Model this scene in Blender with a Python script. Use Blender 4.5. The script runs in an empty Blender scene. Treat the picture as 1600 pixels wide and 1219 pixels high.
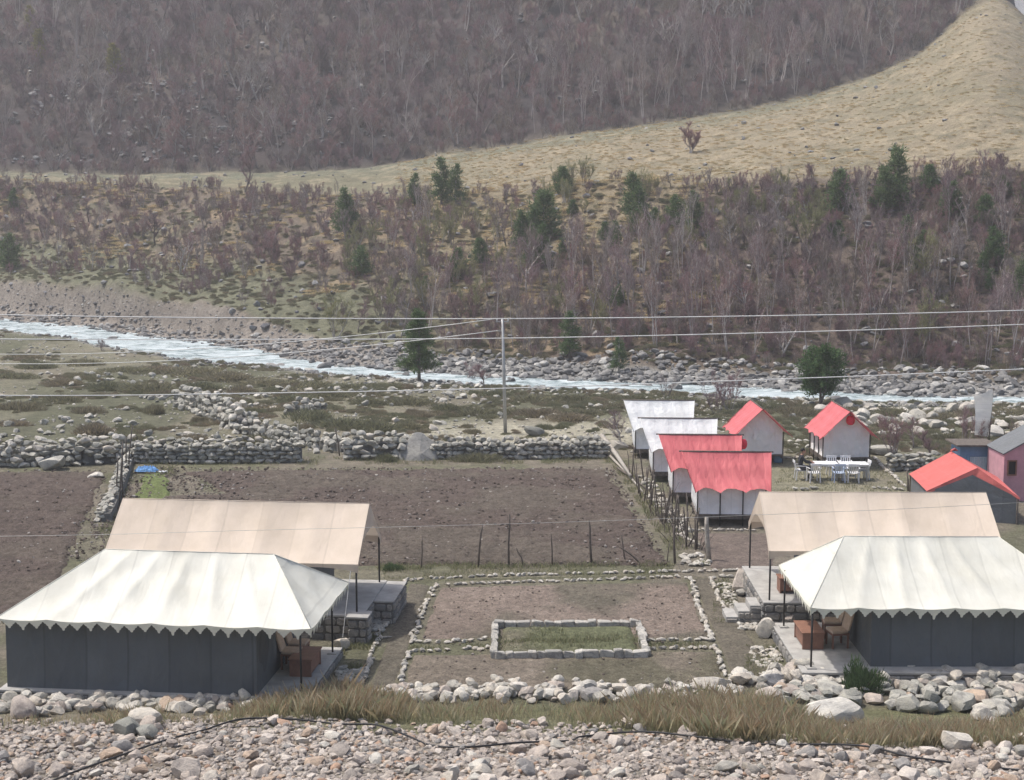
import bpy, bmesh, math, random
import numpy as np
from mathutils import Vector, Matrix, Euler

R = math.radians
scene = bpy.context.scene
col = scene.collection
rnd = random.Random(7)

# ------------------------------------------------------------------ camera
F_PX, CAM_H, W_PX, H_PX = 2200.0, 12.0, 1600.0, 1219.0
PITCH = math.atan(289.5 / F_PX)
cam_d = bpy.data.cameras.new('camera')
cam_d.sensor_fit = 'HORIZONTAL'; cam_d.sensor_width = 36.0
cam_d.lens = 36.0 * F_PX / W_PX
cam_d.clip_start = 0.1; cam_d.clip_end = 3000.0
cam = bpy.data.objects.new('camera', cam_d); col.objects.link(cam)
cam.location = (0, 0, CAM_H); cam.rotation_euler = (R(90) - PITCH, 0, 0)
scene.camera = cam

# ------------------------------------------------------------------ sky, sun, exposure
SUN_EL, SUN_AZ = 64.0, -70.0            # azimuth from +Y, clockwise
world = bpy.data.worlds.new('World'); scene.world = world; world.use_nodes = True
wn = world.node_tree
sky = wn.nodes.new('ShaderNodeTexSky'); sky.sky_type = 'NISHITA'; sky.sun_disc = False
sky.sun_elevation = R(SUN_EL); sky.sun_rotation = R(SUN_AZ); sky.altitude = 300
sky.air_density = 1.0; sky.dust_density = 5.0; sky.ozone_density = 1.0
bg = wn.nodes['Background']; bg.inputs['Strength'].default_value = 0.15
wn.links.new(sky.outputs[0], bg.inputs['Color'])
sun_d = bpy.data.lights.new('sun', 'SUN'); sun_d.energy = 3.1; sun_d.angle = R(1.5)
sun_d.color = (1.0, 0.955, 0.885)
sun = bpy.data.objects.new('sun', sun_d); col.objects.link(sun)
sdir = Vector((math.sin(R(SUN_AZ)) * math.cos(R(SUN_EL)), math.cos(R(SUN_AZ)) * math.cos(R(SUN_EL)), math.sin(R(SUN_EL))))
sun.rotation_euler = sdir.to_track_quat('Z', 'Y').to_euler(); sun.location = (-40, 40, 90)
vs = scene.view_settings
vs.view_transform = 'Standard'; vs.look = 'None'; vs.gamma = 1.0; vs.use_curve_mapping = False
vs.exposure = 0.33
HAZE = 0.0007                            # even density of the valley air
scene.cycles.max_bounces = 5; scene.cycles.diffuse_bounces = 3; scene.cycles.use_adaptive_sampling = True; scene.cycles.adaptive_threshold = .02; scene.cycles.volume_bounces = 0
scene.cycles.transparent_max_bounces = 4

# ------------------------------------------------------------------ pixel helpers (direction only)
def ray(px, py):
    a = px - W_PX / 2; b = H_PX / 2 - py
    return Vector((a, F_PX * math.cos(PITCH) + b * math.sin(PITCH), -F_PX * math.sin(PITCH) + b * math.cos(PITCH)))
def P(px, py, z=0.0):
    r = ray(px, py); t = (z - CAM_H) / r.z
    return Vector((r.x * t, r.y * t, z))
def A(px, py, d):
    r = ray(px, py); t = d / r.y
    return Vector((r.x * t, d, CAM_H + r.z * t))

# ------------------------------------------------------------------ tagging
def tag(o, label=None, cat=None, group=None, kind=None):
    if label: o['label'] = label
    if cat: o['category'] = cat
    if group: o['group'] = group
    if kind: o['kind'] = kind
    return o
def thing(name, label, cat, loc=(0, 0, 0), rz=0.0, group=None):
    o = bpy.data.objects.new(name, None); col.objects.link(o)
    o.empty_display_size = 0.2
    o.location = loc; o.rotation_euler = (0, 0, rz)
    return tag(o, label, cat, group)
def inst(mesh, name, loc, rot=(0, 0, 0), sc=(1, 1, 1), parent=None):
    o = bpy.data.objects.new(name, mesh); col.objects.link(o)
    o.location = loc; o.rotation_euler = rot; o.scale = sc
    if parent is not None: o.parent = parent
    return o

# ------------------------------------------------------------------ mesh builder
class MB:
    def __init__(s): s.v = []; s.f = []; s.m = []
    def add(s, vs_, fs, mi=0):
        o = len(s.v); s.v += [tuple(v) for v in vs_]
        s.f += [tuple(i + o for i in f) for f in fs]; s.m += [mi] * len(fs); return s
    def box(s, x0, x1, y0, y1, z0, z1, mi=0):
        v = [(x, y, z) for z in (z0, z1) for y in (y0, y1) for x in (x0, x1)]
        return s.add(v, [(0, 2, 3, 1), (4, 5, 7, 6), (0, 1, 5, 4), (2, 6, 7, 3), (0, 4, 6, 2), (1, 3, 7, 5)], mi)
    def bar(s, a, b, w, h=None, mi=0, up=(0, 0, 1)):
        h = h or w; a = Vector(a); b = Vector(b); d = (b - a).normalized()
        upv = Vector(up)
        if abs(d.dot(upv)) > .98: upv = Vector((1, 0, 0))
        sx = d.cross(upv).normalized(); sy = sx.cross(d)
        v = []
        for p in (a, b):
            for i, j in ((-1, -1), (1, -1), (1, 1), (-1, 1)):
                v.append(p + sx * (w / 2 * i) + sy * (h / 2 * j))
        return s.add(v, [(3, 2, 1, 0), (4, 5, 6, 7), (0, 1, 5, 4), (1, 2, 6, 5), (2, 3, 7, 6), (3, 0, 4, 7)], mi)
    def tube(s, pts, rads, n=6, mi=0):
        pts = [Vector(p) for p in pts]
        if not hasattr(rads, '__len__'): rads = [rads] * len(pts)
        vv = []; k = len(pts)
        for i, p in enumerate(pts):
            d = (pts[min(i + 1, k - 1)] - pts[max(i - 1, 0)])
            d = d.normalized() if d.length > 1e-6 else Vector((0, 0, 1))
            u = Vector((0, 0, 1)) if abs(d.z) < .95 else Vector((1, 0, 0))
            sx = d.cross(u).normalized(); sy = sx.cross(d)
            for j in range(n):
                a = 2 * math.pi * j / n
                vv.append(p + (sx * math.cos(a) + sy * math.sin(a)) * rads[i])
        fs = []
        for i in range(k - 1):
            for j in range(n):
                fs.append((i * n + j, i * n + (j + 1) % n, (i + 1) * n + (j + 1) % n, (i + 1) * n + j))
        fs.append(tuple(range(n - 1, -1, -1))); fs.append(tuple((k - 1) * n + j for j in range(n)))
        return s.add(vv, fs, mi)
    def grid(s, fn, nu, nv, mi=0):
        vv = [fn(i / nu, j / nv) for j in range(nv + 1) for i in range(nu + 1)]
        w = nu + 1
        fs = [(j * w + i, j * w + i + 1, (j + 1) * w + i + 1, (j + 1) * w + i) for j in range(nv) for i in range(nu)]
        return s.add(vv, fs, mi)
    def mesh(s, name, mats, smooth=False):
        me = bpy.data.meshes.new(name)
        me.from_pydata(s.v, [], s.f)
        if not isinstance(mats, (list, tuple)): mats = [mats]
        for m in mats: me.materials.append(m)
        if len(mats) > 1: me.polygons.foreach_set('material_index', s.m)
        if smooth: me.polygons.foreach_set('use_smooth', [True] * len(me.polygons))
        me.validate(); me.update()
        return me
    def build(s, name, mats, parent=None, smooth=False, bevel=0.0):
        o = bpy.data.objects.new(name, s.mesh(name, mats, smooth)); col.objects.link(o)
        if parent is not None: o.parent = parent
        if bevel:
            b = o.modifiers.new('bevel', 'BEVEL'); b.width = bevel; b.segments = 2; b.limit_method = 'ANGLE'
        return o

def np_mesh(name, verts, faces, mats, fcols=None, vcols=None, smooth=False, midx=None):
    """verts (n,3), faces (m,k) arrays -> mesh, fast"""
    verts = np.asarray(verts, np.float32); faces = np.asarray(faces, np.int32)
    me = bpy.data.meshes.new(name); k = faces.shape[1]
    me.vertices.add(len(verts)); me.vertices.foreach_set('co', verts.ravel())
    me.loops.add(faces.size); me.loops.foreach_set('vertex_index', faces.ravel())
    me.polygons.add(len(faces)); me.polygons.foreach_set('loop_start', np.arange(0, faces.size, k, dtype=np.int32))
    me.polygons.foreach_set('loop_total', np.full(len(faces), k, np.int32))
    if smooth: me.polygons.foreach_set('use_smooth', np.ones(len(faces), bool))
    if midx is not None: me.polygons.foreach_set('material_index', np.asarray(midx, np.int32))
    for m in (mats if isinstance(mats, (list, tuple)) else [mats]): me.materials.append(m)
    me.update(calc_edges=True)
    if vcols is not None:
        a = me.color_attributes.new('tone', 'FLOAT_COLOR', 'POINT')
        c = np.ones((len(verts), 4), np.float32); c[:, :3] = vcols
        a.data.foreach_set('color', c.ravel())
    return me

# ------------------------------------------------------------------ numpy noise
def _hash(ix, iy, seed):
    h = (ix.astype(np.int64) * 374761393 + iy.astype(np.int64) * 668265263 + seed * 144665) & 0x7fffffff
    h = ((h ^ (h >> 13)) * 1274126177) & 0x7fffffff
    return ((h ^ (h >> 16)) & 0xffff) / 65535.0
def vnoise(x, y, seed=0):
    x = np.asarray(x, float); y = np.asarray(y, float)
    ix = np.floor(x); iy = np.floor(y); fx = x - ix; fy = y - iy
    fx = fx * fx * (3 - 2 * fx); fy = fy * fy * (3 - 2 * fy)
    a = _hash(ix, iy, seed); b = _hash(ix + 1, iy, seed); c = _hash(ix, iy + 1, seed); d = _hash(ix + 1, iy + 1, seed)
    return (a * (1 - fx) + b * fx) * (1 - fy) + (c * (1 - fx) + d * fx) * fy
def fbm(x, y, seed=0, octv=4):
    s = 0; amp = .5; t = 0
    for o in range(octv):
        s = s + amp * vnoise(np.asarray(x) * 2 ** o + 13.7 * o, np.asarray(y) * 2 ** o - 7.3 * o, seed + o); t += amp; amp *= .5
    return s / t
def sstep(a, b, x): 
    t = np.clip((np.asarray(x, float) - a) / (b - a), 0, 1); return t * t * (3 - 2 * t)

# ------------------------------------------------------------------ materials
def new_mat(name):
    m = bpy.data.materials.new(name); m.use_nodes = True
    nt = m.node_tree; b = nt.nodes['Principled BSDF']; b.inputs['Roughness'].default_value = .85
    b.inputs['Specular IOR Level'].default_value = .25
    return m, nt, b
def nd(nt, t, **kw):
    n = nt.nodes.new(t)
    for k, v in kw.items(): setattr(n, k, v)
    return n
def ramp(nt, stops):
    r = nd(nt, 'ShaderNodeValToRGB'); e = r.color_ramp.elements
    while len(e) < len(stops): e.new(.5)
    for el, (p, c) in zip(e, stops): el.position = p; el.color = (*c, 1)
    return r
def noise_nd(nt, vec, scale, detail=4, rough=.6):
    n = nd(nt, 'ShaderNodeTexNoise'); n.inputs['Scale'].default_value = scale
    n.inputs['Detail'].default_value = detail; n.inputs['Roughness'].default_value = rough
    if vec is not None: nt.links.new(vec, n.inputs['Vector'])
    return n
def mixc(nt, a, b, fac, mode='MIX'):
    n = nd(nt, 'ShaderNodeMix', data_type='RGBA', blend_type=mode)
    for sock, v in ((n.inputs[0], fac), (n.inputs[6], a), (n.inputs[7], b)):
        if hasattr(v, 'is_linked'): nt.links.new(v, sock)
        elif isinstance(v, (int, float)): sock.default_value = v
        else: sock.default_value = (*v, 1)
    return n.outputs[2]
def bump(nt, b, h, strength, dist):
    n = nd(nt, 'ShaderNodeBump'); n.inputs['Strength'].default_value = strength; n.inputs['Distance'].default_value = dist
    nt.links.new(h, n.inputs['Height']); nt.links.new(n.outputs[0], b.inputs['Normal']); return n
def geo_pos(nt): return nd(nt, 'ShaderNodeNewGeometry').outputs['Position']
def obj_pos(nt): return nd(nt, 'ShaderNodeTexCoord').outputs['Object']

def mat_plain(name, c, var=.25, scale=6, rough=.8, bmp=.0, bdist=.01, metal=0, spec=.25):
    m, nt, b = new_mat(name); L = nt.links
    n = noise_nd(nt, obj_pos(nt), scale, 5, .65)
    lo = tuple(x * (1 - var) for x in c); hi = tuple(min(1, x * (1 + var)) for x in c)
    r = ramp(nt, [(.3, lo), (.7, hi)]); L.new(n.outputs['Fac'], r.inputs[0]); L.new(r.outputs[0], b.inputs['Base Color'])
    b.inputs['Roughness'].default_value = rough; b.inputs['Metallic'].default_value = metal; b.inputs['Specular IOR Level'].default_value = spec
    if bmp: bump(nt, b, n.outputs['Fac'], bmp, bdist)
    return m

def mat_tone(name, scales=((9, .35), (60, .4)), bmp=(.6, .05), bscale=12):
    """vertex colour attribute times world-space noise"""
    m, nt, b = new_mat(name); L = nt.links
    at = nd(nt, 'ShaderNodeAttribute', attribute_name='tone'); c = at.outputs['Color']
    pos = geo_pos(nt)
    for sc_, amt in scales:
        n = noise_nd(nt, pos, 1.0 / sc_ if sc_ < 1 else 1 / sc_, 6, .7)
        n.inputs['Scale'].default_value = sc_
        r = ramp(nt, [(.28, (1 - amt,) * 3), (.72, (1 + amt,) * 3)]); L.new(n.outputs['Fac'], r.inputs[0])
        c = mixc(nt, c, r.outputs[0], 1.0, 'MULTIPLY')
    L.new(c, b.inputs['Base Color']); b.inputs['Specular IOR Level'].default_value = .12
    if bmp:
        n = noise_nd(nt, pos, bscale, 8, .72); bump(nt, b, n.outputs['Fac'], bmp[0], bmp[1])
    return m

def mat_stone(name, stops, bmp=.5):
    m, nt, b = new_mat(name); L = nt.links
    oi = nd(nt, 'ShaderNodeObjectInfo'); r = ramp(nt, stops); r.color_ramp.interpolation = 'CONSTANT' if len(stops) > 5 else 'LINEAR'
    L.new(oi.outputs['Random'], r.inputs[0])
    tc = obj_pos(nt)
    mp = nd(nt, 'ShaderNodeVectorMath', operation='ADD'); L.new(tc, mp.inputs[0])
    sc_ = nd(nt, 'ShaderNodeMath', operation='MULTIPLY'); L.new(oi.outputs['Random'], sc_.inputs[0]); sc_.inputs[1].default_value = 57
    L.new(sc_.outputs[0], mp.inputs[1])
    n1 = noise_nd(nt, mp.outputs[0], 2.2, 6, .7); n2 = noise_nd(nt, mp.outputs[0], 14, 4, .7)
    r1 = ramp(nt, [(.3, (.50, .50, .52)), (.5, (.92, .92, .92)), (.75, (1.15, 1.12, 1.05))]); L.new(n1.outputs['Fac'], r1.inputs[0])
    r2 = ramp(nt, [(.3, (.72, .72, .72)), (.65, (1.08, 1.08, 1.08))]); L.new(n2.outputs['Fac'], r2.inputs[0])
    c = mixc(nt, r.outputs[0], r1.outputs[0], 1.0, 'MULTIPLY'); c = mixc(nt, c, r2.outputs[0], .8, 'MULTIPLY')
    L.new(c, b.inputs['Base Color']); b.inputs['Roughness'].default_value = .9
    bump(nt, b, n1.outputs['Fac'], bmp, .12)
    return m

def mat_cloth(name, c, panel=.75, tone=.07, seam=.8, trans=.2, rough=.7, axis='X', wr=.35, wscale=3.0, wstretch=(1, 1, 1), spec=.2):
    m, nt, b = new_mat(name); L = nt.links
    tc = obj_pos(nt); sp = nd(nt, 'ShaderNodeSeparateXYZ'); L.new(tc, sp.inputs[0])
    dv = nd(nt, 'ShaderNodeMath', operation='DIVIDE'); L.new(sp.outputs[axis], dv.inputs[0]); dv.inputs[1].default_value = panel
    fl = nd(nt, 'ShaderNodeMath', operation='FLOOR'); L.new(dv.outputs[0], fl.inputs[0])
    wn_ = nd(nt, 'ShaderNodeTexWhiteNoise', noise_dimensions='1D'); L.new(fl.outputs[0], wn_.inputs['W'])
    rp = ramp(nt, [(0, tuple(x * (1 - tone) for x in c)), (1, tuple(min(.92, x * (1 + tone)) for x in c))]); L.new(wn_.outputs['Value'], rp.inputs[0])
    fr = nd(nt, 'ShaderNodeMath', operation='FRACT'); L.new(dv.outputs[0], fr.inputs[0])
    lt = nd(nt, 'ShaderNodeMath', operation='LESS_THAN'); L.new(fr.outputs[0], lt.inputs[0]); lt.inputs[1].default_value = .05
    cc = mixc(nt, rp.outputs[0], tuple(x * seam for x in c), lt.outputs[0])
    mp = nd(nt, 'ShaderNodeMapping'); L.new(tc, mp.inputs[0]); mp.inputs['Scale'].default_value = wstretch
    n0 = noise_nd(nt, mp.outputs[0], wscale, 4, .55); n0.inputs['Distortion'].default_value = .6
    n1 = noise_nd(nt, tc, 1.1, 5, .7); rs = ramp(nt, [(.3, (.86, .85, .82)), (.6, (1, 1, 1))]); L.new(n1.outputs['Fac'], rs.inputs[0])
    cc = mixc(nt, cc, rs.outputs[0], .75, 'MULTIPLY')
    L.new(cc, b.inputs['Base Color']); b.inputs['Roughness'].default_value = rough; b.inputs['Specular IOR Level'].default_value = spec
    bm_ = bump(nt, b, n0.outputs['Fac'], wr, .12)
    if trans:
        tr = nd(nt, 'ShaderNodeBsdfTranslucent'); L.new(cc, tr.inputs['Color']); L.new(bm_.outputs[0], tr.inputs['Normal'])
        mx = nd(nt, 'ShaderNodeMixShader'); mx.inputs[0].default_value = trans
        L.new(b.outputs[0], mx.inputs[1]); L.new(tr.outputs[0], mx.inputs[2])
        L.new(mx.outputs[0], nt.nodes['Material Output'].inputs['Surface'])
    return m

def mat_plant(name, stops, rough=.9, trans=.0, attr=False):
    """colour from the object's random number, optionally times a vertex tone"""
    m, nt, b = new_mat(name); L = nt.links
    oi = nd(nt, 'ShaderNodeObjectInfo'); r = ramp(nt, stops); L.new(oi.outputs['Random'], r.inputs[0])
    c = r.outputs[0]
    if attr:
        at = nd(nt, 'ShaderNodeAttribute', attribute_name='tone'); c = mixc(nt, c, at.outputs['Color'], 1.0, 'MULTIPLY')
    L.new(c, b.inputs['Base Color']); b.inputs['Roughness'].default_value = rough; b.inputs['Specular IOR Level'].default_value = .1
    if trans: translucent(nt, b, c, trans)
    return m
def translucent(nt, b, c, k):
    tr = nd(nt, 'ShaderNodeBsdfTranslucent'); nt.links.new(c, tr.inputs['Color']); mx = nd(nt, 'ShaderNodeMixShader'); mx.inputs[0].default_value = k
    nt.links.new(b.outputs[0], mx.inputs[1]); nt.links.new(tr.outputs[0], mx.inputs[2]); nt.links.new(mx.outputs[0], nt.nodes['Material Output'].inputs['Surface'])
def mat_attr(name, rough=.9):
    m, nt, b = new_mat(name)
    at = nd(nt, 'ShaderNodeAttribute', attribute_name='tone'); nt.links.new(at.outputs['Color'], b.inputs['Base Color'])
    b.inputs['Roughness'].default_value = rough; b.inputs['Specular IOR Level'].default_value = .1
    translucent(nt, b, at.outputs['Color'], .4)
    return m

M = {}
M['ground'] = mat_tone('ground_mat', ((.35, .22), (2.6, .35), (11, .42)), (1.0, .18), 7)
M['soil'] = mat_tone('soil_mat', ((.5, .15), (5, .35), (18, .5)), (1.0, .16), 11)
M['pale'] = mat_stone('pale_stone', [(0, (.34, .325, .29)), (.25, (.47, .445, .39)), (.45, (.58, .555, .50)), (.7, (.52, .47, .40)), (1, (.64, .61, .55))])
M['mixed'] = mat_stone('mixed_stone', [(0, (.46, .40, .35)), (.16, (.36, .32, .285)), (.30, (.54, .48, .42)), (.44, (.30, .285, .27)), (.52, (.48, .375, .29)), (.60, (.60, .54, .48)), (.72, (.40, .35, .31)), (.86, (.50, .435, .375)), (.96, (.44, .30, .22))])
M['wallstone'] = mat_stone('wall_stone', [(0, (.26, .26, .23)), (.5, (.38, .37, .33)), (1, (.54, .52, .46))])
M['river_stone'] = mat_stone('river_stone', [(0, (.13, .13, .13)), (.4, (.22, .215, .21)), (.75, (.32, .31, .295)), (1, (.52, .51, .48))])
M['scree'] = mat_stone('scree_stone', [(0, (.17, .17, .18)), (.6, (.28, .28, .28)), (1, (.42, .41, .40))])
M['clod'] = mat_stone('clod', [(0, (.10, .08, .07)), (.55, (.15, .12, .10)), (.8, (.21, .17, .15)), (1, (.5, .47, .43))])
M['cream'] = mat_cloth('cream_canvas', (.725, .715, .635), .95, .045, .90, .12, .55, 'X', .16, 1.5, (2.4, .6, .6), .3)
M['tan'] = mat_cloth('tan_canvas', (.68, .58, .48), 1.05, .05, .92, .15, .75, 'X', .2, 1.6, (2.0, .7, .7))
M['red'] = mat_cloth('red_canvas', (.63, .165, .178), .62, .06, 1.1, .12, .6, 'X', .45, 2.2, (2.2, .7, .7))
M['coral'] = mat_cloth('coral_canvas', (.62, .165, .15), .62, .06, 1.05, .12, .7, 'X', .5, 2.2)
M['white'] = mat_cloth('white_canvas', (.80, .81, .81), .62, .03, .9, .15, .6, 'X', .5, 3.0)
M['greywall'] = mat_cloth('grey_white_canvas', (.90, .895, .885), .9, .03, .93, .12, .75, 'X', .9, 1.6, (1.3, 1.3, 1))
M['darkwall'] = mat_cloth('charcoal_canvas', (.112, .122, .128), 1.05, .08, .8, 0, .7, 'X', .9, 1.6, (1.2, 1, .5))
M['greytarp'] = mat_cloth('grey_tarp', (.17, .18, .19), .9, .08, .9, .0, .7, 'X', .6, 2.4)
M['valance'] = mat_plain('valance_canvas', (.72, .71, .60), .08, 4, .8)
M['tanval'] = mat_plain('tan_valance', (.52, .44, .36), .08, 4, .8)
M['pole'] = mat_plain('dark_pole', (.035, .035, .035), .3, 8, .5)
M['concrete'] = mat_plain('concrete', (.36, .35, .33), .22, 2.5, .9, .25, .02)
M['block'] = mat_stone('squared_block', [(0, (.36, .35, .32)), (.5, (.46, .44, .40)), (1, (.55, .53, .48))])
M['rock_grey'] = mat_stone('grey_rock', [(0, (.29, .285, .265)), (1, (.33, .32, .30))])
M['masonry'] = mat_stone('masonry_stone', [(0, (.20, .20, .20)), (.5, (.30, .29, .27)), (1, (.40, .37, .33))])
M['mortar'] = mat_plain('mortar', (.16, .155, .145), .25, 9, .95, .3, .02)
M['wood'] = mat_plain('weathered_wood', (.13, .11, .095), .4, 9, .9, .4, .02)
M['palewood'] = mat_plain('bleached_wood', (.36, .33, .29), .3, 9, .9, .4, .02)
M['brownwood'] = mat_plain('brown_furniture', (.23, .12, .085), .2, 5, .55)
M['cushion'] = mat_plain('beige_cushion', (.48, .36, .27), .15, 6, .9)
M['plastic'] = mat_plain('white_plastic', (.72, .72, .72), .06, 3, .45)
M['paleblue'] = mat_plain('pale_blue_plastic', (.52, .60, .74), .06, 3, .45)
M['steel'] = mat_plain('galvanised_steel', (.42, .42, .41), .15, 3, .5, 0, 0, .4)
M['wire'] = mat_plain('aluminium_wire', (.70, .70, .68), .05, 1, .5)
M['hose'] = mat_plain('black_hose', (.025, .025, .027), .2, 3, .5)
M['blue'] = mat_plain('blue_paint', (.16, .27, .40), .15, 3, .7)
M['bluetin'] = mat_plain('pale_blue_tin', (.45, .56, .60), .12, 3, .5)
M['pink'] = mat_plain('pink_paint', (.55, .30, .34), .12, 3, .7)
M['bluetarp'] = mat_plain('blue_tarp', (.16, .34, .62), .25, 7, .5)
M['redcloth'] = mat_plain('red_cloth', (.70, .05, .08), .2, 9, .7)
M['flag'] = mat_cloth('flag_cloth', (.84, .83, .80), .22, .08, .85, .5, .8, 'Z', .4, 3)
M['tree_bark_pale'] = mat_plant('pale_bark', [(0, (.38, .33, .31)), (.5, (.54, .49, .46)), (1, (.29, .25, .24))])
M['tree_bark'] = mat_plant('grey_bark', [(0, (.12, .10, .095)), (.4, (.24, .21, .20)), (.7, (.40, .37, .35)), (1, (.5, .46, .43))])
M['twig'] = mat_plant('twigs', [(0, (.16, .12, .13)), (.25, (.26, .18, .195)), (.5, (.29, .17, .172)), (.75, (.22, .185, .15)), (1, (.30, .255, .26))], trans=.25)
M['twig_olive'] = mat_plant('budding_twigs', [(0, (.24, .25, .13)), (1, (.30, .29, .15))], trans=.35)
M['needles'] = mat_plant('pine_needles', [(0, (.085, .145, .06)), (1, (.125, .18, .08))], attr=True, trans=.3)
M['needles_yellow'] = mat_plant('yellow_needles', [(0, (.24, .22, .06)), (1, (.30, .27, .09))], attr=True)
M['scrub'] = mat_plant('scrub_leaves', [(0, (.20, .205, .135)), (.5, (.24, .23, .155)), (1, (.27, .225, .17))], attr=True, trans=.35)
M['juniper'] = mat_plant('juniper_leaves', [(0, (.08, .125, .06)), (1, (.11, .15, .07))], attr=True, trans=.3)
M['grass'] = mat_attr('dry_grass')
M['skin'] = mat_plain('skin', (.35, .20, .14), .08, 8, .6)
M['jacket'] = mat_plain('dark_jacket', (.03, .032, .038), .2, 8, .9)
M['hair'] = mat_plain('black_hair', (.015, .013, .012), .2, 20, .6)
M['trousers'] = mat_plain('dark_trousers', (.05, .052, .06), .2, 8, .9)
M['dark'] = mat_plain('dark_hollow', (.02, .02, .02), .2, 3, .9)
# ------------------------------------------------------------------ terrain: contour lines of the valley (distance, height) by bearing
US = np.concatenate([np.linspace(-.56, -.43, 24, endpoint=False), np.linspace(-.43, .43, 520), np.linspace(.43, .56, 25)[1:]])
def curve_pix(rows):                       # (column, row, distance)
    pts = [A(c, y, d) for c, y, d in rows]
    u = [p.x / p.y for p in pts]; o = np.argsort(u)
    return np.interp(US, np.array(u)[o], np.array([p.y for p in pts])[o]), np.interp(US, np.array(u)[o], np.array([p.z for p in pts])[o])
def curve_z(rows, z):                      # (column, row) lying at height z
    pts = [P(c, y, z) for c, y in rows]
    u = [p.x / p.y for p in pts]; o = np.argsort(u)
    return np.interp(US, np.array(u)[o], np.array([p.y for p in pts])[o]), np.full(len(US), float(z))
def const(d, z): return np.full(len(US), float(d)), np.full(len(US), float(z))
WATER = -1.0
near_edge = curve_z([(-250, 505), (0, 521), (105, 532), (150, 544), (280, 567), (385, 574), (504, 586), (642, 596), (800, 609), (905, 613), (1080, 620), (1236, 630), (1460, 634), (1850, 640)], WATER)
far_edge = curve_z([(-250, 494), (0, 504), (140, 516), (245, 532), (315, 539), (402, 553), (490, 570), (560, 576), (677, 588), (782, 593), (870, 598), (1080, 604), (1180, 611), (1320, 618), (1460, 624), (1850, 629)], WATER)
bank_near = (near_edge[0] - 3.5, np.full(len(US), -.35))
mid_river = ((near_edge[0] + far_edge[0]) / 2, np.full(len(US), -1.7))
toe = curve_pix([(-250, 478, 190), (0, 486, 166), (200, 508, 149.5), (400, 535, 129), (600, 556, 117), (800, 568, 111), (1000, 581, 106), (1200, 592, 102.5), (1400, 600, 99.5), (1600, 606, 97.5), (1850, 609, 96)])
crest = curve_pix([(-250, 425, 197), (0, 434, 169.5), (175, 449, 153), (300, 466, 142), (420, 500, 131), (600, 545, 119), (800, 558, 113), (1000, 572, 108), (1200, 582, 104.5), (1600, 597, 99.5), (1850, 600, 98)])
foot = curve_pix([(-250, 395, 212), (0, 404, 184), (300, 432, 158), (450, 455, 142), (600, 490, 128), (800, 525, 118), (1000, 548, 111), (1200, 562, 107), (1600, 580, 102), (1850, 584, 100.5)])
edge = curve_pix([(-250, 280, 225), (0, 285, 207), (200, 291, 196), (400, 301, 184), (600, 309, 171), (700, 307, 163), (800, 300, 155), (1000, 287, 143), (1200, 284, 135), (1400, 279, 130), (1600, 266, 127), (1850, 255, 125)])
fedge = curve_pix([(-250, 268, 252), (0, 268, 240), (200, 272, 232), (400, 268, 226), (550, 262, 222), (700, 240, 218), (800, 225, 215), (1000, 193, 212), (1200, 163, 216), (1350, 124, 224), (1450, 75, 233), (1520, 2, 246), (1560, -14, 250), (1575, -2, 246), (1602, 30, 238), (1700, 90, 225), (1850, 140, 215)])
top = (np.full(len(US), 350.0), fedge[1] + (350 - fedge[0]) * np.interp(US, [-.5, .1, .3, .335, .352, .5], [.66, .64, .60, .5, -.06, -.08]))
knots = [const(1.0, 10.3), const(24.4, 1.55), const(30.9, .28), const(32.4, 0), const(70, 0), bank_near, near_edge, mid_river, far_edge, toe, crest, foot, edge, fedge, top]
DS = np.concatenate([np.linspace(1, 23, 16), np.linspace(23.4, 34, 50), np.linspace(34.6, 70, 60), np.linspace(70.6, 150, 210), np.linspace(150.8, 260, 150), np.linspace(261.5, 350, 60)])
KD = np.array([k[0] for k in knots]); KZ = np.array([k[1] for k in knots])
for i in range(1, len(KD)): KD[i] = np.maximum(KD[i], KD[i - 1] + .6)
def usmooth(a, n):
    k = np.hanning(n + 2)[1:-1]; k /= k.sum(); return np.convolve(np.pad(a, n // 2, mode='edge'), k, 'valid')
for i in range(9, len(KD)): KD[i] = usmooth(KD[i], 31); KZ[i] = usmooth(KZ[i], 31)
Zg = np.empty((len(DS), len(US)))
for j in range(len(US)): Zg[:, j] = np.interp(DS, KD[:, j], KZ[:, j])
sm = Zg.copy()
for _ in range(3):
    sm[1:-1] = .25 * sm[:-2] + .5 * sm[1:-1] + .25 * sm[2:]
Zg = np.where((DS[:, None] > 72), sm, Zg)
Dg, Ug = np.meshgrid(DS, US, indexing='ij'); Xg = Ug * Dg; Yg = Dg
def K(i): return KD[i][None, :]
bank_m = 1 - sstep(31, 32.2, Dg)
rivm = sstep(K(5) - 3, K(5) + 1, Dg) * (1 - sstep(K(9), K(9) + 3, Dg))
gorge = sstep(K(9), K(9) + 3, Dg) * (1 - sstep(K(12) - 2, K(12) + 6, Dg))
mead = sstep(K(12) - 2, K(12) + 6, Dg) * (1 - sstep(K(13) - 6, K(13) + 4, Dg))
forest = sstep(K(13) - 6, K(13) + 4, Dg)
scrubm = sstep(66, 72, Dg) * (1 - sstep(K(5) - 3, K(5) + 1, Dg))
amp = bank_m * .35 + scrubm * .35 + rivm * .1 + gorge * 1.9 + mead * 1.0 + forest * 3.0 + .02
farm = sstep(K(13) + 4, K(13) + 50, Dg); amp = amp - forest * 3.0 * (1 - .25 - .75 * farm) - mead * .5 * sstep(K(13) - 30, K(13) - 8, Dg)
nz = fbm(Xg / 9, Yg / 9, 3, 4) - .5
nz2 = fbm(Xg / 2.2, Yg / 2.2, 17, 3) - .5
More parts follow.
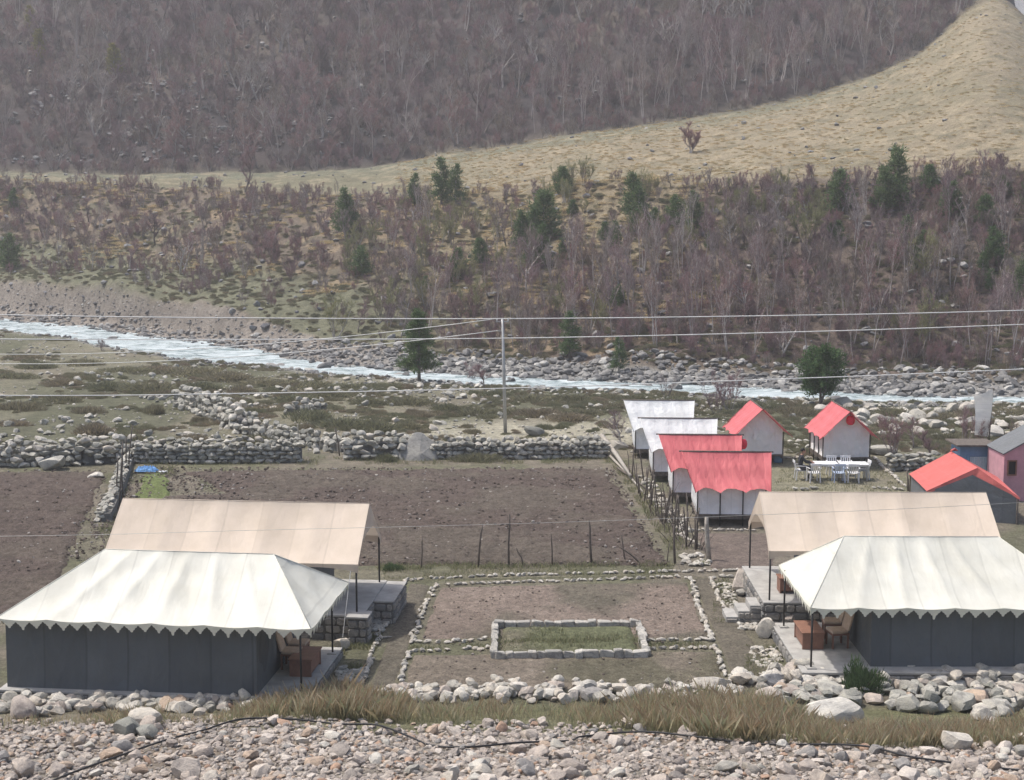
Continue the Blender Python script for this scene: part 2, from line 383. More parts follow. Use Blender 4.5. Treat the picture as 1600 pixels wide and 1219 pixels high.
Zg = Zg + amp * nz * 1.3 + (bank_m * .18 + scrubm * .22 + rivm * .1 + gorge * .6 + mead * .28 + forest * .9 + mead * .25) * nz2 + .02 * (nz2 - .4) * (1 - bank_m)
# colours of the ground itself
def cc(*a): return np.array(a)[None, None, :]
def mixm(c, col_, m): return c * (1 - m[..., None]) + cc(*col_) * m[..., None]
n1 = fbm(Xg / 5, Yg / 5, 31, 4); n2 = fbm(Xg / 1.6, Yg / 1.6, 41, 3); n3 = fbm(Xg / 22, Yg / 22, 51, 3); n4 = fbm(Xg / 12, Yg / 30, 61, 4)
C = np.zeros(Zg.shape + (3,)) + cc(.195, .18, .130)
C = mixm(C, (.215, .19, .15), sstep(.42, .62, n1))
C = mixm(C, (.145, .15, .09), sstep(.52, .68, n2) * .7)
C = mixm(C, (.36, .32, .27), bank_m); C = mixm(C, (.30, .25, .20), bank_m * sstep(.45, .65, n2))
ditch = sstep(28.6, 29.6, Dg) * (1 - sstep(32.2, 33.2, Dg)) * (.35 + .65 * sstep(-.25, -.1, Ug))
C = mixm(C, (.17, .17, .09), ditch * .85)
C = mixm(C, (.20, .19, .135), scrubm); C = mixm(C, (.22, .20, .15), scrubm * sstep(.48, .62, n1)); C = mixm(C, (.12, .125, .08), scrubm * sstep(.5, .62, n4) * .8)
lawn = np.exp(-((Xg - 1) / 8) ** 4) * sstep(68, 71, Dg) * (1 - sstep(76, 81, Dg))
C = mixm(C, (.43, .40, .31), lawn * .85); C = mixm(C, (.30, .28, .20), np.exp(-((Xg - 13.5) / 3.2) ** 4 - ((Yg - 60) / 6) ** 4) * .8)
C = mixm(C, (.29, .285, .27), rivm)
grav = sstep(K(8), K(8) + 2, Dg) * (1 - sstep(K(10) - 1, K(10) + 1.2, Dg)) * (1 - sstep(-.14, -.05, Ug))
C = mixm(C, (.165, .135, .105), gorge); C = mixm(C, (.135, .128, .085), gorge * sstep(.48, .62, n1) * .8); C = mixm(C, (.135, .105, .09), gorge * sstep(-.08, .12, Ug) * .85)
C = mixm(C, (.30, .23, .15), gorge * sstep(.56, .68, n2) * .75 * (1 - sstep(.05, .2, Ug)))
C = mixm(C, (.165, .165, .11), sstep(K(10) - .5, K(10) + .8, Dg) * (1 - sstep(K(11) + 2, K(11) + 9, Dg)) * (1 - sstep(-.1, 0, Ug)))
C = mixm(C, (.255, .225, .195), grav)
C = mixm(C, (.285, .24, .165), mead); C = mixm(C, (.22, .195, .13), mead * sstep(.45, .62, n4) * .8)
C = mixm(C, (.18, .175, .115), mead * (1 - sstep(-.12, .04, Ug)) * .85); C = mixm(C, (.165, .17, .12), mead * sstep(K(13) - 24 + 14 * (n1 - .5), K(13) - 8, Dg) * (1 - sstep(.22, .32, Ug)) * .85)
open_ = gorge * sstep(-.09, -.04, Ug) * (1 - sstep(.11, .16, Ug)) * sstep(.45, .7, (Dg - K(10)) / (K(12) - K(10)) + .3 * (n1 - .5))
C = mixm(C, (.29, .24, .155), open_ * .8); C = mixm(C, (.17, .15, .10), open_ * sstep(.5, .62, n2) * .7)
C = mixm(C, (.18, .165, .11), mead * sstep(.54, .68, fbm(Xg / 3.2, Yg / 1.3, 211, 4)) * .75); C = mixm(C, (.36, .30, .205), mead * sstep(.56, .7, n2) * .6)
C = mixm(C, (.075, .062, .062), forest); C = mixm(C, (.05, .046, .05), forest * sstep(.5, .66, n1) * .8); C = mixm(C, (.15, .125, .10), forest * sstep(.56, .70, n3) * .6)
nr, nc = Zg.shape
idx = np.arange(nr * nc).reshape(nr, nc)
faces = np.stack([idx[:-1, :-1], idx[:-1, 1:], idx[1:, 1:], idx[1:, :-1]], -1).reshape(-1, 4)
gm = np_mesh('ground', np.stack([Xg, Yg, Zg], -1).reshape(-1, 3), faces, M['ground'], vcols=C.reshape(-1, 3), smooth=True)
ground = bpy.data.objects.new('ground', gm); col.objects.link(ground); tag(ground, 'valley floor, gorge bank and hillside terrain', kind='structure')

def terr(x, y):
    u = x / max(y, 1e-3)
    i = min(max(int(np.searchsorted(DS, y)) - 1, 0), nr - 2); j = min(max(int(np.searchsorted(US, u)) - 1, 0), nc - 2)
    a = min(max((y - DS[i]) / (DS[i + 1] - DS[i]), 0), 1); b = min(max((u - US[j]) / (US[j + 1] - US[j]), 0), 1)
    return float((Zg[i, j] * (1 - b) + Zg[i, j + 1] * b) * (1 - a) + (Zg[i + 1, j] * (1 - b) + Zg[i + 1, j + 1] * b) * a)
def G(px, py, d0=15.0, d1=349.0):
    """where the sight line meets the terrain"""
    r = ray(px, py); prev = d0; d = d0; step = .5
    while d < d1:
        t = d / r.y; z = CAM_H + r.z * t
        if z <= terr(r.x * t, d):
            lo, hi = prev, d
            for _ in range(12):
                m = (lo + hi) / 2; t = m / r.y
                if CAM_H + r.z * t <= terr(r.x * t, m): hi = m
                else: lo = m
            t = hi / r.y; return Vector((r.x * t, hi, terr(r.x * t, hi)))
        prev = d; d += step if d < 70 else (1.0 if d < 150 else 1.6)
    return None
def curve_at(k, u): return float(np.interp(u, US, KD[k]))

# ------------------------------------------------------------------ far slope beyond the meadow's top corner
fx = np.linspace(70, 260, 30); fy = np.linspace(395, 470, 24); FX, FY = np.meshgrid(fx, fy)
FZ = (FY - 395) * .9 + 30 + 25 * (fbm(FX / 60, FY / 60, 5) - .5)
ii = np.arange(FX.size).reshape(FX.shape)
fm = np_mesh('far_slope', np.stack([FX, FY, FZ], -1).reshape(-1, 3), np.stack([ii[:-1, :-1], ii[:-1, 1:], ii[1:, 1:], ii[1:, :-1]], -1).reshape(-1, 4), M['ground'],
             vcols=np.full((FX.size, 3), .4), smooth=True)
tag(inst(fm, 'far_slope', (0, 0, 0)), 'pale far mountainside beyond the meadow', kind='structure')

# ------------------------------------------------------------------ river
def river():
    m, nt, b = new_mat('white_water'); L = nt.links
    pos = geo_pos(nt)
    mp = nd(nt, 'ShaderNodeMapping'); L.new(pos, mp.inputs[0]); mp.inputs['Rotation'].default_value = (0, 0, R(28)); mp.inputs['Scale'].default_value = (.45, 1.5, 1)
    n = noise_nd(nt, mp.outputs[0], .9, 8, .72); n.inputs['Distortion'].default_value = 1.2
    r = ramp(nt, [(.36, (.18, .25, .26)), (.46, (.34, .41, .42)), (.56, (.54, .60, .61)), (.8, (.76, .78, .78))])
    L.new(n.outputs['Fac'], r.inputs[0]); L.new(r.outputs[0], b.inputs['Base Color'])
    rr = ramp(nt, [(.42, (.12,) * 3), (.58, (.7,) * 3)]); L.new(n.outputs['Fac'], rr.inputs[0]); L.new(rr.outputs[0], b.inputs['Roughness'])
    b.inputs['IOR'].default_value = 1.33; b.inputs['Specular IOR Level'].default_value = .5
    n2_ = noise_nd(nt, mp.outputs[0], 3, 6, .7); bump(nt, b, n2_.outputs['Fac'], .7, .25)
    nv = 46; T = np.linspace(-.2, 1.2, nv)[:, None]
    D = near_edge[0][None, :] + T * (far_edge[0] - near_edge[0])[None, :]
    X = US[None, :] * D
    Z = WATER + .12 + .30 * (fbm(X / 1.6 + D * .2, D / 1.1, 71, 4) - .5) + .25 * (fbm(X / 5, D / 5, 77, 2) - .5)
    ii = np.arange(D.size).reshape(D.shape)
    me = np_mesh('river', np.stack([X, D, Z], -1).reshape(-1, 3), np.stack([ii[:-1, :-1], ii[:-1, 1:], ii[1:, 1:], ii[1:, :-1]], -1).reshape(-1, 4), m, smooth=True)
    tag(inst(me, 'river', (0, 0, 0)), 'foaming glacial river in its stony bed', kind='structure')
river()

# ------------------------------------------------------------------ stones
def stone_mesh(name, seed, mat, cuts=5, squash=1.0, sub=2):
    r = random.Random(seed); bm = bmesh.new()
    bmesh.ops.create_icosphere(bm, subdivisions=sub, radius=.5)
    ph = [r.uniform(0, 6) for _ in range(6)]
    for v in bm.verts:
        c = v.co; k = 1 + .13 * math.sin(5 * c.x + ph[0]) + .12 * math.sin(6 * c.y + ph[1]) + .12 * math.sin(5.5 * c.z + ph[2]) + r.uniform(-.035, .035)
        v.co = c * k
    for _ in range(cuts + 4):
        n = Vector((r.gauss(0, 1), r.gauss(0, 1), r.gauss(0, .8))).normalized(); h = r.uniform(.24, .40)
        for v in bm.verts:
            e = v.co.dot(n) - h
            if e > 0: v.co -= n * e * .92
    xs = [v.co for v in bm.verts]
    for ax in range(3):
        lo = min(c[ax] for c in xs); hi = max(c[ax] for c in xs)
        for v in bm.verts: v.co[ax] = (v.co[ax] - lo) / (hi - lo) - .5
    for v in bm.verts: v.co.z *= squash
    me = bpy.data.meshes.new(name); bm.to_mesh(me); bm.free(); me.materials.append(mat)
    me.polygons.foreach_set('use_smooth', [True] * len(me.polygons)); me.set_sharp_from_angle(angle=R(24))
    return me
SV = {}
for key, mt in (('pale', 'pale'), ('mixed', 'mixed'), ('wallstone', 'wallstone'), ('river', 'river_stone'), ('scree', 'scree'), ('clod', 'clod')):
    SV[key] = [stone_mesh('stone', 100 * len(key) + i * 7 + ord(key[0]), M[mt], 4 + i % 4) for i in range(8 if key in ('mixed', 'pale', 'wallstone') else 5)]
def put_stone(kind, parent, p, s, flat=.65, name='stone', tilt=.3, sink=.18, r=rnd):
    sx = s * r.uniform(.8, 1.25); sy = s * r.uniform(.7, 1.1); sz = s * flat * r.uniform(.75, 1.2)
    return inst(r.choice(SV[kind]), name, (p[0], p[1], p[2] + sz * (.5 - sink)), (r.uniform(-tilt, tilt), r.uniform(-tilt, tilt), r.uniform(0, 6.28)), (sx, sy, sz), parent)

# ------------------------------------------------------------------ scatter (stuff): points carrying instances
def scatter(name, meshes, pts, rots, scales, label, cat=None, parent=None, mats=None):
    c = bpy.data.collections.new(name + '_pieces')
    for i, me in enumerate(meshes):
        c.objects.link(bpy.data.objects.new('%s_piece_%d' % (name, i), me))
    n = len(pts); me = bpy.data.meshes.new(name); me.vertices.add(n)
    me.vertices.foreach_set('co', np.asarray(pts, np.float32).ravel())
    for an, dat in (('rot', rots), ('scl', scales)):
        a = me.attributes.new(an, 'FLOAT_VECTOR', 'POINT'); a.data.foreach_set('vector', np.asarray(dat, np.float32).ravel())
    a = me.attributes.new('pick', 'INT', 'POINT'); a.data.foreach_set('value', np.array([rnd.randrange(len(meshes)) for _ in range(n)], np.int32))
    o = bpy.data.objects.new(name, me); col.objects.link(o)
    if parent is not None: o.parent = parent; o['kind'] = 'stuff'
    else: tag(o, label, cat, kind='stuff')
    ng = bpy.data.node_groups.new(name + '_nodes', 'GeometryNodeTree')
    ng.interface.new_socket('Geometry', in_out='INPUT', socket_type='NodeSocketGeometry')
    ng.interface.new_socket('Geometry', in_out='OUTPUT', socket_type='NodeSocketGeometry')
    gi = ng.nodes.new('NodeGroupInput'); go = ng.nodes.new('NodeGroupOutput')
    ip = ng.nodes.new('GeometryNodeInstanceOnPoints'); ci = ng.nodes.new('GeometryNodeCollectionInfo')
    ci.inputs['Collection'].default_value = c; ci.inputs['Separate Children'].default_value = True; ci.inputs['Reset Children'].default_value = True
    def na(nm, t):
        q = ng.nodes.new('GeometryNodeInputNamedAttribute'); q.data_type = t; q.inputs['Name'].default_value = nm
        return [s for s in q.outputs if s.enabled and s.name == 'Attribute'][0]
    er = ng.nodes.new('FunctionNodeEulerToRotation')
    L = ng.links
    L.new(gi.outputs[0], ip.inputs['Points']); L.new(ci.outputs[0], ip.inputs['Instance']); ip.inputs['Pick Instance'].default_value = True
    L.new(na('pick', 'INT'), ip.inputs['Instance Index']); L.new(na('rot', 'FLOAT_VECTOR'), er.inputs[0]); L.new(er.outputs[0], ip.inputs['Rotation'])
    L.new(na('scl', 'FLOAT_VECTOR'), ip.inputs['Scale']); L.new(ip.outputs[0], go.inputs[0])
    md = o.modifiers.new('pieces', 'NODES'); md.node_group = ng
    return o
def scatter_stones(name, kind, items, label=None, flat=.65, parent=None, sink=.2, tilt=.35):
    """items: (x, y, z, size)"""
    P_, R_, S_ = [], [], []
    for x, y, z, s in items:
        sz = s * flat * rnd.uniform(.7, 1.2)
        P_.append((x, y, z + sz * (.5 - sink))); R_.append((rnd.uniform(-tilt, tilt), rnd.uniform(-tilt, tilt), rnd.uniform(0, 6.28)))
        S_.append((s * rnd.uniform(.8, 1.25), s * rnd.uniform(.7, 1.1), sz))
    return scatter(name, SV[kind], P_, R_, S_, label, 'stones', parent)

# ------------------------------------------------------------------ sheets of soil laid on the camp ground
def lerp2(q, u, v):
    a, b, c, d = [Vector(x) for x in q]
    return (a * (1 - u) + b * u) * (1 - v) + (d * (1 - u) + c * u) * v
def sheet(name, quad, nu, nv, z, rough, tone, mat, label, wob=.25, seed=0, tone2=None, furrow=0, parent=None):
    u, v = np.meshgrid(np.linspace(0, 1, nu + 1), np.linspace(0, 1, nv + 1))
    q = [np.array(p[:2]) for p in quad]
    XY = (q[0] * (1 - u)[..., None] + q[1] * u[..., None]) * (1 - v)[..., None] + (q[3] * (1 - u)[..., None] + q[2] * u[..., None]) * v[..., None]
    ed = np.minimum(np.minimum(u, 1 - u) * np.linalg.norm(q[1] - q[0]), np.minimum(v, 1 - v) * np.linalg.norm(q[3] - q[0]))
    wf = np.exp(-ed / .6)
    XY[..., 0] += wob * wf * (fbm(XY[..., 0] * 1.3, XY[..., 1] * 1.3, seed, 3) - .5) * 2
    XY[..., 1] += wob * wf * (fbm(XY[..., 0] * 1.3, XY[..., 1] * 1.3, seed + 9, 3) - .5) * 2
    X, Y = XY[..., 0], XY[..., 1]
    n = fbm(X / .24, Y / .24, seed + 2, 3); n_b = fbm(X / 2.5, Y / 2.5, seed + 5, 3)
    Z = z + rough * (n - .35) + rough * .6 * (n_b - .5)
    if furrow: Z = Z + furrow * np.sin(Y * 2 * math.pi / .75 + 1.2 * n_b * 3)
    k = sstep(0, .25, ed); Z = Z * k + (-.05) * (1 - k)
    c = np.zeros(X.shape + (3,)) + np.array(tone); 
    if tone2 is not None:
        mk = sstep(.45, .65, n_b)[..., None]; c = c * (1 - mk) + np.array(tone2) * mk
    c *= (.8 + .4 * n)[..., None]
    ii = np.arange(X.size).reshape(X.shape)
    me = np_mesh(name, np.stack([X, Y, Z], -1).reshape(-1, 3), np.stack([ii[:-1, :-1], ii[:-1, 1:], ii[1:, 1:], ii[1:, :-1]], -1).reshape(-1, 4), mat, vcols=c.reshape(-1, 3), smooth=True)
    o = inst(me, name, (0, 0, 0), parent=parent)
    if parent is None: tag(o, label, kind='structure')
    return o
SOIL = (.130, .103, .088)
field = sheet('field', [P(588, 884), P(1048, 884), P(952, 733), P(282, 738)], 190, 180, .06, .16, SOIL, M['soil'], 'dark ploughed field behind the camp garden', .35, 3, (.145, .122, .10), .012)
field_l2 = sheet('field', [P(-420, 1010), P(80, 960), P(165, 738), P(-200, 740)], 150, 160, .06, .16, SOIL, M['soil'], 'dark ploughed field left of the dividing stone wall', .35, 13, (.14, .115, .095), .012)
field_m = sheet('field', [P(100, 925), P(600, 884), P(420, 770), P(255, 775)], 90, 80, .045, .09, SOIL, M['soil'], 'dark ploughed strip behind the tan tent', .3, 23, (.14, .115, .095), .012)
GS = (.275, .222, .185)
sheet('garden_plot', [P(650, 1000), P(1112, 998), P(1078, 908), P(682, 917)], 120, 60, .03, .05, GS, M['soil'], 'bare reddish soil of the upper garden plot', .1, 33, (.18, .16, .125))
sheet('garden_plot', [P(624, 1080), P(1146, 1078), P(1116, 1016), P(638, 1022)], 110, 40, .03, .05, (.25, .212, .17), M['soil'], 'bare soil of the lower garden plot', .1, 43, (.17, .155, .11))
PT = (.185, .165, .13)
sheet('path', [P(562, 1095), P(616, 1095), P(679, 914), P(634, 908)], 24, 90, .018, .02, PT, M['soil'], 'trodden earth path along the left garden edge', .05, 53)
sheet('path', [P(1150, 1085), P(1222, 1060), P(1110, 902), P(1080, 902)], 30, 90, .018, .02, PT, M['soil'], 'trodden earth path along the right garden edge', .05, 63)
sheet('path', [P(640, 911), P(1070, 901), P(1060, 896), P(640, 904)], 90, 8, .022, .02, (.16, .155, .10), M['soil'], 'narrow path along the top of the garden', .02, 73)
sheet('soil_yard', [P(1112, 890), P(1215, 888), P(1215, 832), P(1080, 832)], 50, 30, .03, .05, (.21, .17, .145), M['soil'], 'bare soil patch behind the right tan tent', .2, 83)
sheet('grass_patch', [P(205, 790), P(272, 790), P(262, 738), P(222, 742)], 24, 40, .065, .03, (.17, .205, .08), M['soil'], 'bright green grass strip beside the dividing wall', .25, 93)
# ------------------------------------------------------------------ cloth helpers
def wob(x, y, z, k): return math.sin(3.1 * x * k + 1.7 * y * k) * .5 + math.sin(5.3 * y * k - 2.2 * z * k + 1.3) * .3 + math.sin(7.9 * x * k + 4.1 * z * k) * .2
def patch(mb, q, nu, nv, sag=.05, wr=.012, ribs=0, k=1.6, mi=0, out=0, es=0):
    a, b, c, d = [Vector(x) for x in q]
    nrm = (c - a).cross(d - b)
    nrm = nrm.normalized() if nrm.length > 1e-6 else Vector((0, 0, 1))
    if nrm.z < 0 and not out: nrm = -nrm
    if out and nrm.dot(Vector(out)) < 0: nrm = -nrm
    def fn(u, v):
        p = (a * (1 - u) + b * u) * (1 - v) + (d * (1 - u) + c * u) * v
        e = (16 * u * (1 - u) * v * (1 - v)) ** .7
        s = -sag * e
        if ribs: s -= .085 * e * abs(math.sin(math.pi * ribs * u)) ** .8
        s += wr * wob(p.x, p.y, p.z, k) * min(1, 6 * u * (1 - u)) * min(1, 6 * v * (1 - v)) 
        if es: p.z -= .045 * abs(math.sin(math.pi * es * u)) * (1 - v) ** 5
        return p + nrm * s
    return mb.grid(fn, nu, nv, mi)
OG = [(0, 1), (.07, .97), (.13, .66), (.22, .60), (.28, .42), (.38, .36), (.44, .22), (.5, .17), (.56, .22), (.62, .36), (.72, .42), (.78, .60), (.87, .66), (.93, .97)]
def valance(mb, a, b, depth=.26, period=.36, flare=(0, 0, 0), es=0):
    a = Vector(a); b = Vector(b); n = max(2, round((b - a).length / period)); fl = Vector(flare)
    pts = [(i + t) / n for i in range(n) for t, h in OG] + [1.0]; hs = [h for i in range(n) for t, h in OG] + [1.0]
    vv = []; w = len(pts); rj = [rnd.uniform(.86, 1.12) for _ in range(n + 2)]
    for t, h in zip(pts, hs):
        q_ = t * n + .5; h = h * (rj[int(q_)] if h > .9 else 1)
        p = a.lerp(b, t); p.z -= .045 * abs(math.sin(math.pi * es * t)) if es else 0
        fl_ = math.sin(t * n * 1.7) * .02; p = p + Vector((b - a).cross(Vector((0, 0, 1)))).normalized() * fl_ * .4; vv.append(p + Vector((0, 0, .01))); vv.append(p + fl * h + Vector((0, 0, -depth * h)))
    mb.add(vv, [(2 * i, 2 * i + 2, 2 * i + 3, 2 * i + 1) for i in range(w - 1)])

# ------------------------------------------------------------------ masonry
def slab_mesh(seed):
    r = random.Random(seed); mb = MB(); n = 7
    ring = []
    for i in range(n):
        a = 2 * math.pi * (i + r.uniform(-.18, .18)) / n
        x = math.copysign(abs(math.cos(a)) ** .45, math.cos(a)) * .5; z = math.copysign(abs(math.sin(a)) ** .45, math.sin(a)) * .5
        ring.append((x * r.uniform(.86, 1), z * r.uniform(.86, 1)))
    v = [(x, .5, z) for x, z in ring] + [(x, -.25, z) for x, z in ring] + [(x * .86, -.5 - .1 * r.random(), z * .86) for x, z in ring]
    fs = []
    for k in (0, n):
        for i in range(n): fs.append((k + i, k + (i + 1) % n, k + n + (i + 1) % n, k + n + i))
    fs.append(tuple(2 * n + i for i in range(n)))
    mb.add(v, fs); return mb.mesh('stone', M['masonry'])
SLABS = [slab_mesh(i) for i in range(7)]
def masonry(parent, a, b, z0, z1, sw=.34, sh=.22, r=rnd):
    """courses of facing stones on the wall face a->b (outward to the right of a->b), parent local"""
    a = Vector((a[0], a[1], 0)); b = Vector((b[0], b[1], 0)); L_ = (b - a).length; ang = math.atan2(b.y - a.y, b.x - a.x)
    rows = max(1, round((z1 - z0) / sh)); h = (z1 - z0) / rows
    for j in range(rows):
        x = 0.0
        while x < L_ - .08:
            w = min(r.uniform(.6, 1.5) * sw, L_ - x)
            if L_ - x - w < .12: w = L_ - x
            p = a.lerp(b, (x + w / 2) / L_)
            inst(r.choice(SLABS), 'stone', (p.x, p.y, z0 + (j + .5) * h), (0, 0, ang), (w * .97, .07, h * .95), parent)
            x += w
def platform(name, label, origin, rz, x0, x1, y0, y1, h, faces):
    t = thing(name, label, 'platform', origin, rz)
    MB().box(x0, x1, y0, y1, -.15, h - .06).build('core', M['mortar'], t)
    MB().box(x0 - .03, x1 + .03, y0 - .03, y1 + .03, h - .06, h).build('floor', M['concrete'], t, bevel=.012)
    if 'f' in faces: masonry(t, (x0, y0 - .02), (x1, y0 - .02), -.05, h - .07)
    if 'l' in faces: masonry(t, (x0 - .02, y1), (x0 - .02, y0), -.05, h - .07)
    if 'r' in faces: masonry(t, (x1 + .02, y0), (x1 + .02, y1), -.05, h - .07)
    return t

# ------------------------------------------------------------------ cream hip-roofed tents
def cream_tent(label, origin, rz, L_, D, eave, rz_top, rx0, rx1, wx0, wx1, poles, extra=0):
    t = thing('safari_tent', label, 'tent', origin, rz, 'cream hip-roofed tents')
    mb = MB(); n = 60
    yc = D / 2; rA = (rx0, yc, rz_top); rB = (rx1, yc, rz_top - .02)
    e00 = (0, 0, eave); e10 = (L_, 0, eave - .02); e11 = (L_, D, eave); e01 = (0, D, eave)
    patch(mb, (e00, e10, rB, rA), n, 26, .07, .03, 6, 1.9, es=6)
    patch(mb, (e11, e01, rA, rB), n, 20, .05, .018, 6, 1.5, es=6)
    patch(mb, (e10, e11, rB, rB), 27, 22, .06, .02, 0, 2.2, es=3)
    patch(mb, (e01, e00, rA, rA), 27, 22, .06, .02, 0, 2.2, es=3)
    mb.build('roof', M['cream'], t, True)
    rb = MB()
    for a, b in ((rA, rB), (rA, e00), (rB, e10), (rB, e11), (rA, e01)): rb.tube([Vector(a), Vector(b)], .012, 5)
    rb.build('roof_seam', M['cream'], t, True)
    for a, b, fl in ((e00, e10, (0, .04, 0)), (e11, e01, (0, -.04, 0)), (e10, e11, (-.04, 0, 0)), (e01, e00, (.04, 0, 0))):
        v = MB(); valance(v, a, b, .235, .34, fl, 6 if (Vector(b) - Vector(a)).length > 5 else 3); v.build('valance', M['valance'], t)
    for nm, q, nu, out in (('front_wall', ((wx0, .22, .0), (wx1, .22, .0), (wx1, .28, eave - .02), (wx0, .28, eave - .02)), 60, (0, -1, 0)),
                           ('rear_wall', ((wx1, D - .3, .0), (wx0, D - .3, .0), (wx0, D - .3, eave - .02), (wx1, D - .3, eave - .02)), 20, (0, 1, 0)),
                           ('end_wall', ((wx0, D - .3, .0), (wx0, .22, .0), (wx0, .28, eave - .02), (wx0, D - .3, eave - .02)), 26, (-1, 0, 0)),
                           ('end_wall', ((wx1, .22, .0), (wx1, D - .3, .0), (wx1, D - .3, eave - .02), (wx1, .28, eave - .02)), 26, (1, 0, 0))):
        w = MB(); patch(w, q, nu, 16, .02, .035, 5 if nu == 60 else 2, 1.7, 0, out); w.build(nm, M['darkwall'], t, True)
    for x, y in poles:
        MB().tube([(x, y, 0), (x, y, eave + .02)], .026, 8).build('pole', M['pole'], t, True)
        MB().box(x - .12, x + .12, y - .12, y + .12, 0, .035).build('pole_foot', M['concrete'], t)
    return t
RZL = math.atan2(-.8, 7.76)
# left front: local origin = front-left eave corner
cream_tent('sunlit cream hip-roofed tent with charcoal walls, porch facing the left garden path', (-12.58, 33.25, .22), RZL, 7.85, 4.1, 1.80, 3.07, 2.0, 6.40, .12, 6.42,
           [(7.5, .3), (7.5, 3.6)])
pl = platform('stone_platform', 'low concrete platform under the left cream tent', (-12.58, 33.25, 0), RZL, .0, 7.62, .04, 4.1, .22, 'fr')
cream_tent('pale cream hip-roofed tent with charcoal walls, porch facing the right garden path', (7.50, 34.38, .35), 0, 7.3, 4.25, 1.60, 2.94, 1.3, 5.4, 1.62, 7.05, [(.08, .1), (.06, 3.6)])
platform('stone_platform', 'low concrete platform with rubble-faced side under the right cream tent', (7.50, 34.38, 0), 0, -.18, 7.3, -.22, 4.0, .35, 'lf')

# ------------------------------------------------------------------ tan gable tents
def tan_tent(label, origin, rz, L_, D, eave, top_, porch):
    t = thing('gable_tent', label, 'tent', origin, rz, 'tan gable-roofed tents')
    yc = D / 2; mb = MB()
    for s, y in ((1, 0), (-1, D)):
        q = ((0, y, eave), (L_, y, eave), (L_, yc, top_), (0, yc, top_))
        patch(mb, q if s > 0 else (q[1], q[0], q[3], q[2]), 54, 22, .07, .015, 5, 1.4)
    # hanging hem along both eaves, drooping lower at the corners
    for y in (0, D):
        def hem(u, v, y=y):
            dr = .10 + .16 * (abs(2 * u - 1) ** 8)
            return (u * L_, y + (.02 if y == 0 else -.02) * v, eave - dr * v)
        mb.grid(hem, 54, 2)
    mb.build('roof', M['tan'], t, True)
    MB().tube([(0, yc, top_), (L_ / 2, yc, top_ - .005), (L_, yc, top_)], .012, 6).build('ridge_seam', M['tan'], t, True)
    for x in (0, L_):
        g = MB(); n = 24; vv = []
        for i in range(n + 1):
            u = i / n; y = u * D; k = 1 - abs(2 * u - 1)
            zr = eave + (top_ - eave) * k
            arch = (eave - .28) + (top_ - .72 - eave + .28) * (1 - abs(2 * u - 1) ** 1.9) ** .8
            lowc = eave - .30
            zb = min(zr - .12, max(arch, lowc)); xb = x + (.03 if x == 0 else -.03) * math.sin(u * 9)
            vv += [(x, y, zr), (xb, y, zb)]
        g.add(vv, [(2 * i, 2 * i + 1, 2 * i + 3, 2 * i + 2) for i in range(n)]); g.build('gable_curtain', M['tan'], t, True)
    w0, w1 = (1.4, L_ - .15) if porch == 'L' else (.15, L_ - 1.4)
    for nm, q, out in (('front_wall', ((w0, .25, 0), (w1, .25, 0), (w1, .25, eave), (w0, .25, eave)), (0, -1, 0)), ('rear_wall', ((w1, D - .25, 0), (w0, D - .25, 0), (w0, D - .25, eave), (w1, D - .25, eave)), (0, 1, 0))):
        w = MB(); patch(w, q, 30, 10, .02, .03, 4, 1.7, 0, out); w.build(nm, M['darkwall'], t, True)
    for xx, s in ((w0, -1), (w1, 1)):
        w = MB(); w.add([(xx, .25, 0), (xx, D - .25, 0), (xx, D - .25, eave), (xx, yc, top_ - .2), (xx, .25, eave)], [(0, 1, 2, 3, 4)]); w.build('end_wall', M['darkwall'], t)
    v = MB(); valance(v, (w0, .12, eave - .02), (w1, .12, eave - .02), .3, .36); v.build('valance', M['tanval'], t)
    xp = .06 if porch == 'L' else L_ - .06
    for y in (.06, D - .06): MB().tube([(xp, y, 0), (xp, y, eave - .03)], .027, 8).build('pole', M['pole'], t, True)
    xq = L_ - .06 if porch == 'L' else .06
    for y in (.06, D - .06): MB().tube([(xq, y, 0), (xq, y, eave - .03)], .027, 8).build('pole', M['pole'], t, True)
    return t
RZB = math.atan2(-.7, 7.26)
oL = Vector((-4.29, 38.03)) + Vector((-math.cos(RZB), -math.sin(RZB))) * 7.3
tan_tent('tan gable-roofed tent behind the sunlit cream tent, its open end facing the left garden path', (oL.x, oL.y, .7), RZB, 7.32, 3.45, 1.42, 2.78, 'R')
pb = platform('stone_platform', 'raised concrete platform on rubble walls under the left tan tent', (oL.x, oL.y, 0), RZB, -.1, 7.42, -.1, 3.6, .7, 'fr')
MB().box(7.10, 7.62, -.42, .12, -.1, .70).build('corner_pier', M['mortar'], pb)
masonry(pb, (7.1, -.44), (7.62, -.44), -.05, .66); masonry(pb, (7.64, -.42), (7.64, .12), -.05, .66)
MB().box(7.06, 7.68, -.48, .16, .70, .76).build('pier_cap', M['concrete'], pb, bevel=.01)
MB().box(7.44, 8.0, 1.5, 3.62, -.1, .62).build('end_wall_block', M['mortar'], pb)
masonry(pb, (7.44, 1.48), (8.0, 1.48), -.05, .58); masonry(pb, (8.02, 1.5), (8.02, 3.62), -.05, .58)
MB().box(7.45, 8.05, 1.46, 3.66, .62, .67).build('wall_cap', M['concrete'], pb, bevel=.01)
tan_tent('tan gable-roofed tent behind the right cream tent, its open end above the stone steps', (7.36, 39.40, .7), R(-.6), 6.75, 3.75, 1.46, 2.80, 'L')
pr = platform('stone_platform', 'raised concrete platform with crazy-stone front and steps under the right tan tent', (7.36, 39.40, 0), R(-.6), -.12, 6.8, -.16, 3.9, .7, 'fl')
